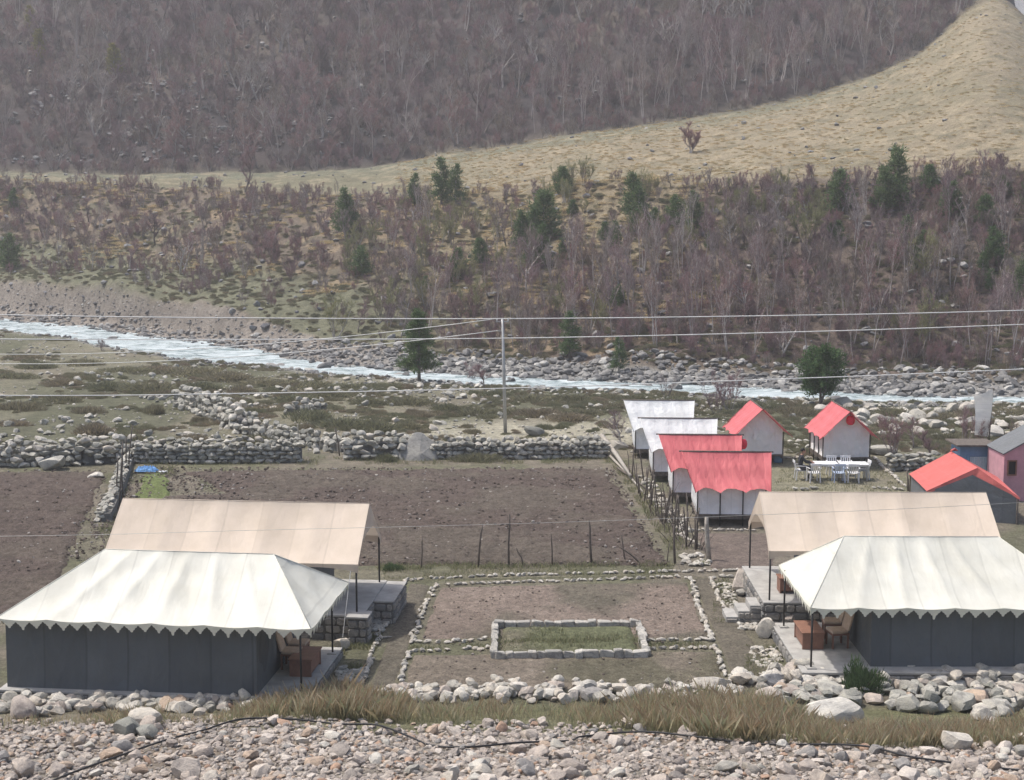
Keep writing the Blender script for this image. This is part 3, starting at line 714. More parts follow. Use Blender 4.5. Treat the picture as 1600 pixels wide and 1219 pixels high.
for i in range(3):
    MB().box(-.14 - .34 * (i + 1), -.14 - .34 * i, .12, 1.0, -.1, .52 - .17 * i).build('step', M['concrete'], pr, bevel=.015)
    masonry(pr, (-.14 - .34 * (i + 1), .10), (-.14 - .34 * i, .10), -.05, .48 - .17 * i, .25, .17)

# ------------------------------------------------------------------ furniture on the porches
def coffee_table(label, loc, rz, w=.95, d=.5, h=.45):
    t = thing('coffee_table', label, 'table', loc, rz, 'brown porch tables')
    MB().box(-w / 2, w / 2, -d / 2, d / 2, h - .035, h).build('table_top', M['brownwood'], t, bevel=.008)
    for x in (-w / 2 + .03, w / 2 - .07): MB().box(x, x + .04, -d / 2 + .03, d / 2 - .03, 0, h - .035).build('side_panel', M['brownwood'], t)
    MB().box(-w / 2 + .07, w / 2 - .07, -d / 2 + .05, -d / 2 + .08, .06, h - .035).build('front_panel', M['brownwood'], t)
    MB().box(-w / 2 + .07, w / 2 - .07, -d / 2 + .08, d / 2 - .05, .12, .145).build('shelf', M['brownwood'], t)
def porch_chair(label, loc, rz):
    t = thing('porch_chair', label, 'chair', loc, rz, 'cushioned porch chairs')
    MB().box(-.25, .25, -.24, .24, .36, .40).build('seat_frame', M['brownwood'], t)
    MB().box(-.24, .24, -.24, .22, .40, .48).build('seat_cushion', M['cushion'], t, bevel=.03)
    mb = MB(); mb.add([(-.23, .2, .46), (.23, .2, .46), (.23, .34, .98), (-.23, .34, .98), (-.23, .26, .46), (.23, .26, .46), (.23, .40, .97), (-.23, .40, .97)], [(0, 1, 2, 3), (5, 4, 7, 6), (3, 2, 6, 7), (0, 4, 5, 1), (1, 5, 6, 2), (4, 0, 3, 7)])
    mb.build('backrest', M['cushion'], t, bevel=.02)
    for x, y in ((-.22, -.21), (.22, -.21), (-.22, .21), (.22, .21)): MB().bar((x, y, 0), (x, y, .37), .045).build('leg', M['brownwood'], t)
def at_local(o, rz, x, y, z): return (o[0] + math.cos(rz) * x - math.sin(rz) * y, o[1] + math.sin(rz) * x + math.cos(rz) * y, z)
OL = (-12.58, 33.25); OR_ = (7.5, 34.38)
coffee_table('brown box table on the porch of the left cream tent', at_local(OL, RZL, 7.12, 2.2, .22), RZL + R(90), 1.1, .62, .46)
porch_chair('cushioned chair against the charcoal wall, behind the left porch table', at_local(OL, RZL, 6.72, 2.4, .22), RZL + R(90))
porch_chair('cushioned chair in the far corner of the left porch', at_local(OL, RZL, 6.72, 3.1, .22), RZL + R(90))
coffee_table('brown box table on the porch of the right cream tent', at_local(OR_, 0, .45, 2.15, .35), R(-90), 1.15, .62, .46)
porch_chair('cushioned chair against the charcoal wall, behind the right porch table', at_local(OR_, 0, 1.15, 1.9, .35), R(-80))
porch_chair('cushioned chair in the far corner of the right porch', at_local(OR_, 0, 1.2, 2.75, .35), R(-95))
coffee_table('brown box table on the raised platform above the steps', (8.25, 40.4, .7), 0, .85, .55, .46)

# ------------------------------------------------------------------ small stilt tents
def stilt_tent(label, loc, rz, roof, L_=3.4, flare=.45, flap=False, group='small ridge tents on stilts', nail=0, wallw=1.05, over=1.42, scal=.11):
    t = thing('stilt_tent', label, 'tent', loc, rz, group)
    dk, ev, tp = .44, 1.32, 2.65; x0, x1 = .55, L_ - .3
    MB().box(x0 - .06, x1 + .06, -wallw - .05, wallw + .05, dk - .09, dk).build('deck', M['wood'], t, bevel=.01)
    for y in (-wallw, 0, wallw):
        MB().box(x0 - .1, x1 + .1, y - .04, y + .04, dk - .18, dk - .09).build('joist', M['wood'], t)
    bays = 3; xs = [x0 + (x1 - x0) * i / bays for i in range(bays + 1)]
    for x in xs:
        for y in (-wallw - .04, wallw + .04):
            MB().tube([(x, y, -.05), (x, y, 1.5)], .027, 6).build('stilt_pole', M['pole'], t, True)
    for s in (-1, 1):
        mb = MB()
        def fn(u, v, s=s):
            xr = u * L_; xe = flare + u * (L_ - flare - .15)
            arch = abs(math.sin(math.pi * bays * u)) ** .8
            ve = v * (1 - scal * arch)
            x = xr + (xe - xr) * ve; y = s * over * ve; z = tp + (ev - tp) * ve
            e = 16 * u * (1 - u) * v * (1 - v)
            k = -.07 * e ** .7 + .035 * wob(x * 1.3, y * 1.2, z + s, 2.1) * min(1, 5 * v)
            return (x, y + s * k * .6, z + k)
        mb.grid(fn, 42, 18); mb.build('roof', M[roof], t, True)
        MB().tube([(flare * v, s * (over + .005) * v, tp + (ev - tp) * v + .01) for v in (0, .5, 1)], .014, 5).build('roof_hem', M[roof], t, True)
        MB().tube([(L_ - .15 * v, s * (over + .005) * v, tp + (ev - tp) * v + .01) for v in (0, .5, 1)], .014, 5).build('roof_hem', M[roof], t, True)
        w = MB(); patch(w, ((x0, s * wallw, dk), (x1, s * wallw, dk), (x1, s * wallw, 1.5), (x0, s * wallw, 1.5)), 36, 12, .0, .045, 3, 2.2, 0, (0, s, 0))
        w.build('side_wall', M['greywall'], t, True)
    MB().tube([(-.1, 0, tp + .0), (L_ + .08, 0, tp + .0)], .03, 7).build('ridge_pole', M['wood'], t, True)
    for x, sg in ((x0, -1), (x1, 1)):
        g = MB(); n = 18
        def gf(u, v, x=x, sg=sg):
            y = (2 * u - 1) * wallw; zt = tp - .07 - (tp - ev) * abs(y) / over
            z = dk + (zt - dk) * v
            e = 16 * u * (1 - u) * v * (1 - v)
            b = (.13 if flare > .2 else .03) * e * (1 - v) * 1.6 + .05 * wob(x, y * 1.4, z * 1.2 + loc[1], 2.4) * min(1, 5 * u * (1 - u))
            return (x + sg * b, y, z)
        g.grid(gf, n, 16); gw = g.build('gable_wall', M['white'] if flare > .2 else M['greywall'], t, True)
        if flap and sg < 0:
            f = MB()
            def ff(u, v): return (x - .05 - .02 * math.sin(u * 9), -.42 + .74 * u, 1.55 - .42 * v + .03 * math.sin(6.28 * u) * v)
            f.grid(ff, 10, 5); f.build('window_flap', M['greywall'], gw, True)
    return t
def d_row(px, y, z=2.65): return P(px, y, z)
RZR = R(-3.0)
rows = [(1065, 705, 'red', 'red-roofed stilt tent in the row, the one next to the right tan tent'), (1029, 678.5, 'red', 'red-roofed stilt tent standing between the other red one and the white ones'),
        (1000, 653, 'white', 'white-roofed stilt tent standing right behind a red-roofed one'), (974.4, 625, 'white', 'white-roofed stilt tent at the river end of the row')]
for px, py, rf, lb in rows:
    p = d_row(px, py); stilt_tent(lb, (p.x, p.y, 0), RZR, rf)
stilt_tent('red-roofed stilt tent with a roll-up window flap in its grey gable', (11.60, 64.30, 0), R(91), 'red', 3.1, .05, True, 'red gable tents facing the tea table', 0, 1.03, 1.40, .06)
stilt_tent('red-roofed stilt tent with a red bundle under its gable, behind the tea table', (15.45, 63.55, 0), R(91), 'red', 3.5, .05, False, 'red gable tents facing the tea table', 0, 1.05, 1.38, .06)
# red cloth bundles (lantern-like) hanging at two ridge ends
def lantern(label, loc, s=.16):
    t = thing('red_lantern', label, 'lantern', loc, 0, 'red paper lanterns')
    mb = MB(); n = 12
    mb.grid(lambda u, v: (math.cos(6.2832 * u) * s * (math.sin(math.pi * (.06 + .88 * v)) ** .7) * (1 + .06 * math.cos(6.2832 * u * 8)), math.sin(6.2832 * u) * s * (math.sin(math.pi * (.06 + .88 * v)) ** .7), -s * math.cos(math.pi * v) * 1.1), 24, n)
    mb.build('shade', M['redcloth'], t, True); MB().tube([(0, 0, s), (0, 0, s + .14)], .008, 5).build('cord', M['pole'], t)
p = A(1160, 694, P(1029, 678.5, 2.65).y - .1); lantern('round red lantern hanging at the ridge end of the second red row tent', p, .19)
lantern('crumpled red lantern hanging under the gable of the tent behind the tea table', A(1329, 657, 63.9), .19)

# ------------------------------------------------------------------ low red tent with grey walls
def low_tent():
    t = thing('low_red_tent', 'low sagging coral-red tent with grey tarpaulin walls in front of the blue hut', 'tent', (17.7, 54.6, 0))
    o = Vector((17.7, 54.6, 0))
    fl, fr, rl, rr = [Vector(v) - o for v in ((15.95, 53.2, 1.08), (19.15, 52.1, 1.05), (16.22, 56.6, 1.1), (19.7, 56.2, 1.05))]
    ra, rb = Vector((17.88, 53.25, 1.98)) - o, Vector((17.82, 56.3, 2.08)) - o
    mb = MB()
    patch(mb, (fl, rl, rb, ra), 26, 18, .12, .03, 0, 2.2); patch(mb, (rr, fr, ra, rb), 26, 18, .12, .03, 0, 2.2)
    mb.build('roof', M['coral'], t, True)
    g = MB(); n = 30; vv = []
    for i in range(n + 1):
        u = i / n; top_ = fl.lerp(ra, u * 2) if u < .5 else ra.lerp(fr, u * 2 - 1)
        bt = Vector(top_); k = 1 - abs(2 * u - 1); bt.z -= .05 + .42 * k ** .9 + .03 * math.sin(u * 40); bt.y -= .12 * k
        vv += [top_, bt]
    g.add(vv, [(2 * i, 2 * i + 1, 2 * i + 3, 2 * i + 2) for i in range(n)]); g.build('front_flap', M['coral'], t, True)
    for nm, a, b in (('front_wall', fl, fr), ('side_wall', rl, fl), ('side_wall', fr, rr), ('rear_wall', rr, rl)):
        w = MB(); a0 = Vector((a.x * .95, a.y * .94, 0)); b0 = Vector((b.x * .95, b.y * .94, 0)); mid = 0.75 if nm in ('front_wall', 'rear_wall') else 0
        def wf(u, v, a0=a0, b0=b0, a=a, mid=mid):
            p = a0.lerp(b0, u); h = (1.04 + mid * (1 - abs(2 * u - 1))) * v
            return (p.x, p.y + .03 * math.sin(9 * u + 3 * v), h)
        w.grid(wf, 20, 8); w.build(nm, M['greytarp'], t, True)
    for q in (fl, fr, rl, rr): MB().tube([(q.x * .97, q.y * .97, 0), (q.x * .97, q.y * .97, q.z)], .03, 6).build('pole', M['wood'], t)
    bn = MB()
    for k in range(5): bn.tube([rb + Vector((-.1 + .05 * k, -.25 + .1 * k, .05)), rb + Vector((.1, -.1 + .05 * k, .13 - .02 * k)), rb + Vector((.25 - .06 * k, .05, .03))], .035, 6)
    bn.build('bunched_canvas', M['coral'], t, True)
low_tent()
for k, (b, tp, lb) in enumerate((((1484, 790), (1484, 716), 'thin straight pole carrying a small lamp beside the low red tent'), ((1444, 790), (1454, 738), 'leaning stick propped on the corner of the low red tent'), ((1419, 775), (1417, 736), 'short wooden post at the corner of the low red tent'))):
    base = P(b[0], b[1] - 8); base.z = 0
    tpv = A(tp[0], tp[1], base.y); t = thing('tent_post', lb, 'post', base)
    MB().tube([(0, 0, -.1), (tpv - base) * .5 + Vector((.02, 0, 0)), tpv - base], [.045, .04, .032] if k != 0 else .022, 7).build('post', M['wood'], t, True)
    if k == 0:
        MB().tube([tpv - base + Vector((0, 0, -.16)), tpv - base + Vector((-.28, 0, -.1))], .015, 6).build('lamp_arm', M['steel'], t)
        MB().tube([tpv - base + Vector((-.28, 0, -.02)), tpv - base + Vector((-.28, 0, -.08)), tpv - base + Vector((-.28, 0, -.16))], [.05, .13, .15], 10).build('lamp_shade', M['plastic'], t, True)

# ------------------------------------------------------------------ huts and banner
def huts():
    t = thing('blue_hut', 'blue painted hut with a pale corrugated door and flat dark roof', 'hut', (19.62, 58.6, 0))
    W, D, H = 1.4, 1.2, 1.92
    MB().box(-W / 2, W / 2, 0, D, 0, H).build('wall', M['blue'], t)
    MB().box(-W / 2 - .22, W / 2 + .15, -.28, D + .2, H, H + .07).build('roof', M['wood'], t, bevel=.01)
    dr = MB(); n = 18
    dr.grid(lambda u, v: (-.28 + .72 * u, -.03 - .015 * math.sin(u * n * math.pi), .05 + 1.4 * v), 72, 1); d = dr.build('door', M['bluetin'], t, True)
    MB().box(.1, .38, -.09, -.05, .82, .86).build('bolt', M['pole'], d)
    for x in (-.34, .50): MB().box(x - .04, x + .04, -.07, 0, 0, 1.52).build('door_frame', M['blue'], t)
    t = thing('pink_hut', 'pink plastered hut with a small brown window beside the blue hut', 'hut', (21.72, 56.4, 0), R(0))
    mb = MB(); mb.add([(-1.7, 0, 0), (1.7, 0, 0), (1.7, 2, 0), (-1.7, 2, 0), (-1.7, 0, 1.95), (1.7, 0, 1.95), (1.7, 2, 1.95), (-1.7, 2, 1.95), (0, 0, 2.9), (0, 2, 2.9)], [(0, 1, 5, 8, 4), (1, 2, 6, 5), (2, 3, 7, 9, 6), (3, 0, 4, 7)])
    mb.build('wall', M['pink'], t)
    for sx in (-1, 1): MB().bar((sx * 1.76, 1, 1.95), (0, 1, 2.955), 2.1, .05).build('roof_slope', M['greytarp'], t)
    w = MB().box(-1.52, -1.24, -.035, .02, 1.12, 1.66).build('window', M['dark'], t)
    for a in ((-1.57, -1.52, 1.07, 1.71), (-1.24, -1.19, 1.07, 1.71), (-1.52, -1.24, 1.66, 1.71), (-1.52, -1.24, 1.07, 1.12)): MB().box(a[0], a[1], -.06, .01, a[2], a[3]).build('frame', M['brownwood'], w)
    b = G(1544, 700); t = thing('banner_flag', 'tall white cloth banner on a leaning pole behind the blue hut', 'flag', (b.x, b.y, b.z))
    tv = A(1552, 607, b.y) - b; lv = A(1544, 683, b.y) - b
    MB().tube([(0, 0, -.1), tv * 1.01], [.035, .025], 7).build('flag_pole', M['wood'], t, True)
    f = MB()
    def ff(u, v):
        p = tv.lerp(lv, v); w_ = -.95 * (1 - .25 * v) * u; drop = (.42 * u * (1 - v) - .12 * u * v)
        return (p.x + w_ * (1 - .12 * math.sin(v * 3.1)), p.y - .1 * math.sin(3 * u + 4 * v), p.z - drop)
    f.grid(ff, 12, 30); f.build('flag', M['flag'], t, True)
    t = thing('blue_pipe_stack', 'stack of pale blue tin sheets behind the right tan tent', 'tin sheets', (15.6, 46.5, 0))
    for k in range(6): MB().box(-.5 + .03 * k, .8 - .02 * k, -.4, .4, .1 + .07 * k, .13 + .07 * k).build('sheet', M['paleblue'], t)
    MB().box(-.4, .7, -.3, .3, -.05, .1).build('bearer', M['wood'], t)
    p = P(1223, 745); 
    t = thing('water_drum', 'blue plastic drum under the deck edge of the flap-window tent', 'drum', A(1215, 722, 65.2).xy.to_3d())
    mb = MB(); mb.tube([(0, 0, 0), (0, 0, .06), (0, 0, .3), (0, 0, .34), (0, 0, .42), (0, 0, .56), (0, 0, .6)], [.2, .21, .21, .225, .21, .21, .19], 14); mb.build('drum_body', M['blue'], t, True)
    MB().tube([(.08, .05, .6), (.08, .05, .64)], .05, 10).build('cap', M['pole'], t)
huts()

# ------------------------------------------------------------------ tea table, plastic chairs, seated man
def plastic_table(label, loc, rz):
    t = thing('plastic_table', label, 'table', loc, rz, 'white plastic tables pushed together')
    MB().box(-.62, .62, -.4, .4, .69, .73).build('table_top', M['plastic'], t, bevel=.012)
    MB().box(-.56, .56, -.34, .34, .62, .69).build('apron', M['plastic'], t)
    for x in (-.54, .54):
        for y in (-.32, .32): MB().bar((x * 1.02, y * 1.02, 0), (x, y, .65), .06).build('leg', M['steel'], t)
def plastic_chair(label, loc, rz, m='plastic'):
    t = thing('plastic_chair', label, 'chair', loc, rz, 'plastic chairs round the tea table'); mt = M[m]
    MB().grid(lambda u, v: (-.24 + .48 * u, -.24 + .46 * v, .43 + .03 * abs(2 * u - 1) ** 2 - .012 * v), 8, 6).build('seat', mt, t, True)
    MB().box(-.23, .23, -.23, .2, .40, .418).build('seat_rim', mt, t)
    mb = MB()
    for k in range(5):
        x = -.18 + .09 * k; mb.bar((x, .21, .44), (x * 1.08, .31, .80), .05, .016)
    mb.bar((-.23, .31, .80), (.23, .31, .80), .03, .10); mb.build('backrest', mt, t)
    for x, y in ((-.22, -.21), (.22, -.21), (-.21, .2), (.21, .2)): MB().bar((x * 1.1, y * 1.18, 0), (x, y, .42), .045).build('leg', mt, t)
    for x in (-.25, .25):
        a = MB(); a.bar((x, -.2, .62), (x, .26, .64), .045, .025); a.bar((x, -.2, .42), (x, -.2, .62), .035); a.build('armrest', mt, t)
tb = P(1284, 752); ty = tb.y + .55
plastic_table('white plastic table beside the seated man', (P(1282, 745).x, ty, 0), R(-2)); plastic_table('white plastic table at the empty end of the tea table', (P(1282, 745).x + 1.3, ty - .1, 0), R(-2))
x0_ = P(1268, 750).x; yb = P(1268, 752).y
plastic_chair('white plastic chair on the near side of the tables, close to the man', (P(1270, 752).x, yb - .15, 0), R(186))
plastic_chair('pale blue plastic chair on the near side of the tables', (P(1309, 752).x, yb - .15, 0), R(178), 'paleblue')
plastic_chair('white plastic chair beside the pale blue one', (P(1331, 752).x, yb - .2, 0), R(172))
plastic_chair('white plastic chair at the empty end of the tables', (P(1343, 745).x, yb + .5, 0), R(-85))
plastic_chair('white plastic chair on the far side of the tables, opposite the man’s end', (P(1298, 740).x, ty + .8, 0), R(4))
plastic_chair('white plastic chair on the far side of the tables, opposite the pale blue one', (P(1318, 740).x, ty + .8, 0), R(-6))
mx, my = P(1252, 750).x, ty - .1
plastic_chair('white plastic chair the man sits on', (mx, my, 0), R(90))
def person(label, loc, rz):
    t = thing('person', label, 'person', loc, rz)
    # local: facing -Y, seat at .45
    J = {'pel': (0, .02, .54), 'wa': (0, .04, .72), 'ch': (0, .01, .92), 'nk': (0, -.05, 1.09), 'hb': (0, -.08, 1.17), 'hd': (0, -.10, 1.27), 'ht': (0, -.08, 1.36)}
    E_ = [('pel', 'wa'), ('wa', 'ch'), ('ch', 'nk'), ('nk', 'hb'), ('hb', 'hd'), ('hd', 'ht')]
    Rr = {'pel': .165, 'wa': .145, 'ch': .165, 'nk': .062, 'hb': .062, 'hd': .095, 'ht': .07}
    for s, n in ((-1, 'l'), (1, 'r')):
        for k, v, r_ in (('hip', (.10 * s, -.04, .53), .105), ('kn', (.13 * s, -.46, .53), .07), ('an', (.13 * s, -.44 if s > 0 else -.30, .09), .045), ('to', (.14 * s, -.64 if s > 0 else -.50, .05), .04),
                         ('sh', (.19 * s, -.01, 1.02), .075), ('el', (.25 * s, -.18, .79), .05), ('wr', (.16 * s, -.42, .77), .036), ('ha', (.14 * s, -.50, .77), .035)):
            J[k + n] = v; Rr[k + n] = r_
        E_ += [('pel', 'hip' + n), ('hip' + n, 'kn' + n), ('kn' + n, 'an' + n), ('an' + n, 'to' + n), ('ch', 'sh' + n), ('sh' + n, 'el' + n), ('el' + n, 'wr' + n), ('wr' + n, 'ha' + n)]
        for q in range(4):
            J['f%d%s' % (q, n)] = (.14 * s + .022 * (q - 1.5), -.585 + .006 * abs(q - 1.5), .755); Rr['f%d%s' % (q, n)] = .009; E_.append(('ha' + n, 'f%d%s' % (q, n)))
        J['th' + n] = (.14 * s - .05 * s, -.52, .775); Rr['th' + n] = .010; E_.append(('ha' + n, 'th' + n))
    J['no'] = (0, -.205, 1.265); Rr['no'] = .012; E_.append(('hd', 'no'))
    ks = list(J); me = bpy.data.meshes.new('body'); me.from_pydata([J[k] for k in ks], [(ks.index(a), ks.index(b)) for a, b in E_], [])
    o = bpy.data.objects.new('body_skeleton', me); col.objects.link(o)
    sk = o.modifiers.new('skin', 'SKIN'); o.modifiers.new('sub', 'SUBSURF').levels = 2
    lay = me.skin_vertices[0].data
    for i, k in enumerate(ks): lay[i].radius = (Rr[k], Rr[k] * (.8 if k in ('pel', 'wa', 'ch') else 1)); lay[i].use_root = (k == 'pel')
    dg = bpy.context.evaluated_depsgraph_get(); ev = bpy.data.meshes.new_from_object(o.evaluated_get(dg))
    bpy.data.objects.remove(o)
    for m in ('jacket', 'trousers', 'skin'): ev.materials.append(M[m])
    for p_ in ev.polygons:
        c = p_.center; p_.use_smooth = True
        p_.material_index = 2 if c.z > 1.10 or (c.y < -.44 and c.z > .66) else (1 if c.z < .62 else 0)
    b = bpy.data.objects.new('body', ev); col.objects.link(b); b.parent = t
    h = MB(); h.grid(lambda u, v: (.098 * math.cos(6.2832 * u) * math.sin(math.pi * .62 * v + .001), -.085 + .105 * math.sin(6.2832 * u) * math.sin(math.pi * .62 * v + .001) + .025, 1.30 + .105 * math.cos(math.pi * .62 * v)), 18, 9)
    h.build('hair', M['hair'], t, True)
    for s in (-1, 1):
        MB().tube([(.098 * s, -.09, 1.25), (.105 * s, -.085, 1.29)], .018, 6).build('ear', M['skin'], t, True)
        MB().tube([(.035 * s, -.192, 1.285), (.035 * s, -.199, 1.285)], .011, 6).build('eye', M['hair'], t)
    MB().tube([(-.025, -.185, 1.215), (.025, -.185, 1.215)], .006, 5).build('mouth', M['redcloth'], t)
person('man in dark jacket and trousers seated at the white tea table', (mx, my, 0), R(90))
# ------------------------------------------------------------------ garden edging
def edging(label, pix, size=.19, gap=.95, kind='pale', flat=.6, group='stone edgings of the garden', jit=.04, name='stone_edging'):
    pts = [P(x, y) for x, y in pix]
    o = Vector((pts[0].x, pts[0].y, 0)); t = thing(name, label, 'stone edging', o, 0, group)
    for a, b in zip(pts, pts[1:]):
        L_ = (b - a).length; s = 0.0; ang = math.atan2(b.y - a.y, b.x - a.x)
        while s < L_:
            w = size * rnd.uniform(.65, 1.35); p = a.lerp(b, min(1, (s + w / 2) / L_)) - o
            if rnd.random() < .06: s += w; continue
            h = size * flat * rnd.uniform(.7, 1.25)
            inst(rnd.choice(SV[kind]), 'stone', (p.x + rnd.gauss(0, jit), p.y + rnd.gauss(0, jit), h * .38), (rnd.uniform(-.2, .2), rnd.uniform(-.2, .2), ang + rnd.uniform(-.3, .3)), (w * 1.05, size * rnd.uniform(.6, .9), h), t)
            s += w * gap
    return t
edging('pale stone edging on the tent side of the left garden path', [(631, 908), (629, 923), (616, 954), (592, 991), (583, 1020), (573, 1047), (565, 1070)])
edging('long pale stone edging between the ploughed field and the garden', [(633, 907), (734, 902), (889, 897), (1059, 894), (1160, 892)], 0.17)
edging('pale stone edging along the left side of the upper garden plot', [(680, 916), (660, 954), (647, 1004)])
edging('pale stone edging along the left side of the lower garden plot', [(638, 1021), (627, 1059), (620, 1082)])
edging('pale stone edging along the top of the garden plot', [(680, 915), (772, 912), (889, 908), (1059, 902), (1078, 905)], 0.16)
edging('pale stone edging along the right side of the upper garden plot', [(1078, 906), (1086, 931), (1098, 966), (1114, 1002)], 0.21)
edging('pale stone edging along the right side of the lower garden plot', [(1117, 1013), (1129, 1043), (1142, 1070)], 0.20)
edging('short stone row running from the left path to the raised bed, upper one', [(648, 1005), (772, 1001)], 0.17)
edging('short stone row running from the left path to the raised bed, lower one', [(640, 1019), (771, 1014)], 0.17)
edging('short stone row running from the raised bed to the right path, upper one', [(1004, 1001), (1112, 1001)], 0.17)
edging('short stone row running from the raised bed to the right path, lower one', [(1010, 1014), (1117, 1013)], 0.17)
edging('pale stone edging beside the boulder and steps of the right tan tent', [(1144, 902), (1111, 904), (1121, 931), (1137, 958), (1154, 978)], 0.20)
edging('stone edging from the steps towards the right cream platform', [(1156, 982), (1180, 984), (1222, 982)], 0.20)
edging('line of small stones in front of the first red row tent', [(1083, 829), (1180, 829)], .17)
edging('curved line of pale stones running from the rear tent deck to the low red tent', [(1366, 715), (1378, 730), (1400, 748), (1416, 762)], 0.19)
edging('short row of pale stones on the lawn behind the right tan tent', [(1362, 763), (1410, 766)], 0.20)
edging('short heap of dark and pale stones on the lawn edge', [(1240, 766), (1276, 765)], .22, kind='wallstone')
edging('row of pale stones beneath the two gable tents', [(1150, 716), (1240, 716), (1300, 716)], 0.20)
# raised bed of squared blocks
def block_mesh(seed):
    r = random.Random(seed); bm = bmesh.new(); bmesh.ops.create_cube(bm, size=1.0)
    for v in bm.verts: v.co += Vector((r.uniform(-.12, .12), r.uniform(-.18, .18), r.uniform(-.17, .17)))
    bmesh.ops.bevel(bm, geom=bm.edges[:], offset=.1, segments=1, affect='EDGES')
    me = bpy.data.meshes.new('stone'); bm.to_mesh(me); bm.free(); me.materials.append(M['block']); return me
BLOCKS = [block_mesh(k) for k in range(7)]
def raised_bed():
    q = [P(772, 1030, 0), P(1010, 1027, 0), P(998, 980, 0), P(774, 982, 0)]
    a, b, c, d = q; o = Vector((a.x, a.y, 0)); t = thing('raised_bed', 'rectangular raised bed of squared stone blocks filled with grass', 'garden bed', o)
    for p0, p1 in ((a, b), (b, c), (c, d), (d, a)):
        L_ = (p1 - p0).length; s = 0; ang = math.atan2(p1.y - p0.y, p1.x - p0.x)
        while s < L_:
            w = min(rnd.uniform(.2, .46), L_ - s + .05); p = p0.lerp(p1, min(1, (s + w / 2) / L_)) - o
            inst(rnd.choice(BLOCKS), 'stone', (p.x, p.y, .10), (rnd.uniform(-.05, .05), rnd.uniform(-.05, .05), ang + rnd.uniform(-.05, .05)), (w * .95, rnd.uniform(.14, .24), rnd.uniform(.17, .27)), t)
            s += w * 1.0
    sheet('bed_grass', [a - o + Vector((.1, .1, 0)), b - o + Vector((-.1, .1, 0)), c - o + Vector((-.1, -.1, 0)), d - o + Vector((.1, -.1, 0))], 50, 36, .13, .05, (.165, .175, .10), M['soil'], '', .02, 5, (.20, .185, .13), parent=t)
raised_bed()
# patches of white stones in the grass
def stone_patch(label, poly, n, s0, s1, kind='pale', r=random.Random(5)):
    c = sum((P(*p) for p in poly), Vector()) / len(poly); o = Vector((c.x, c.y, 0)); t = thing('stone_patch', label, 'stones', o, 0, 'patches of loose stones')
    for _ in range(n):
        u, v = r.random(), r.random(); a = Vector(poly[0]).lerp(Vector(poly[1]), u); b = Vector(poly[3]).lerp(Vector(poly[2]), u); q = a.lerp(b, v)
        p = P(q.x, q.y) - o; put_stone(kind, t, (p.x, p.y, .0), r.uniform(s0, s1), .5, r=r)
stone_patch('white stones laid in grass between the right path and cream platform', [(1168, 1012), (1216, 1012), (1226, 1056), (1186, 1056)], 130, .08, .2)
stone_patch('white stones laid in grass beside the concrete steps', [(1118, 908), (1140, 910), (1166, 975), (1145, 965)], 120, .08, .19)
stone_patch('stones laid below the concrete steps', [(1152, 965), (1178, 968), (1184, 984), (1158, 984)], 46, .1, .2)
stone_patch('grey rubble spilled against the left tan platform', [(580, 935), (612, 935), (600, 985), (572, 990)], 110, .12, .28, 'wallstone')
stone_patch('grey rubble between the left cream platform and the garden path', [(528, 1046), (574, 1046), (566, 1070), (530, 1066)], 70, .12, .26, 'wallstone')
stone_patch('loose pale stones at the foot of the big fence post', [(1060, 868), (1112, 866), (1112, 884), (1060, 884)], 40, .12, .3)
stone_patch('loose stones under the white row tents', [(985, 740), (1010, 740), (1090, 835), (1060, 838)], 110, .1, .3)

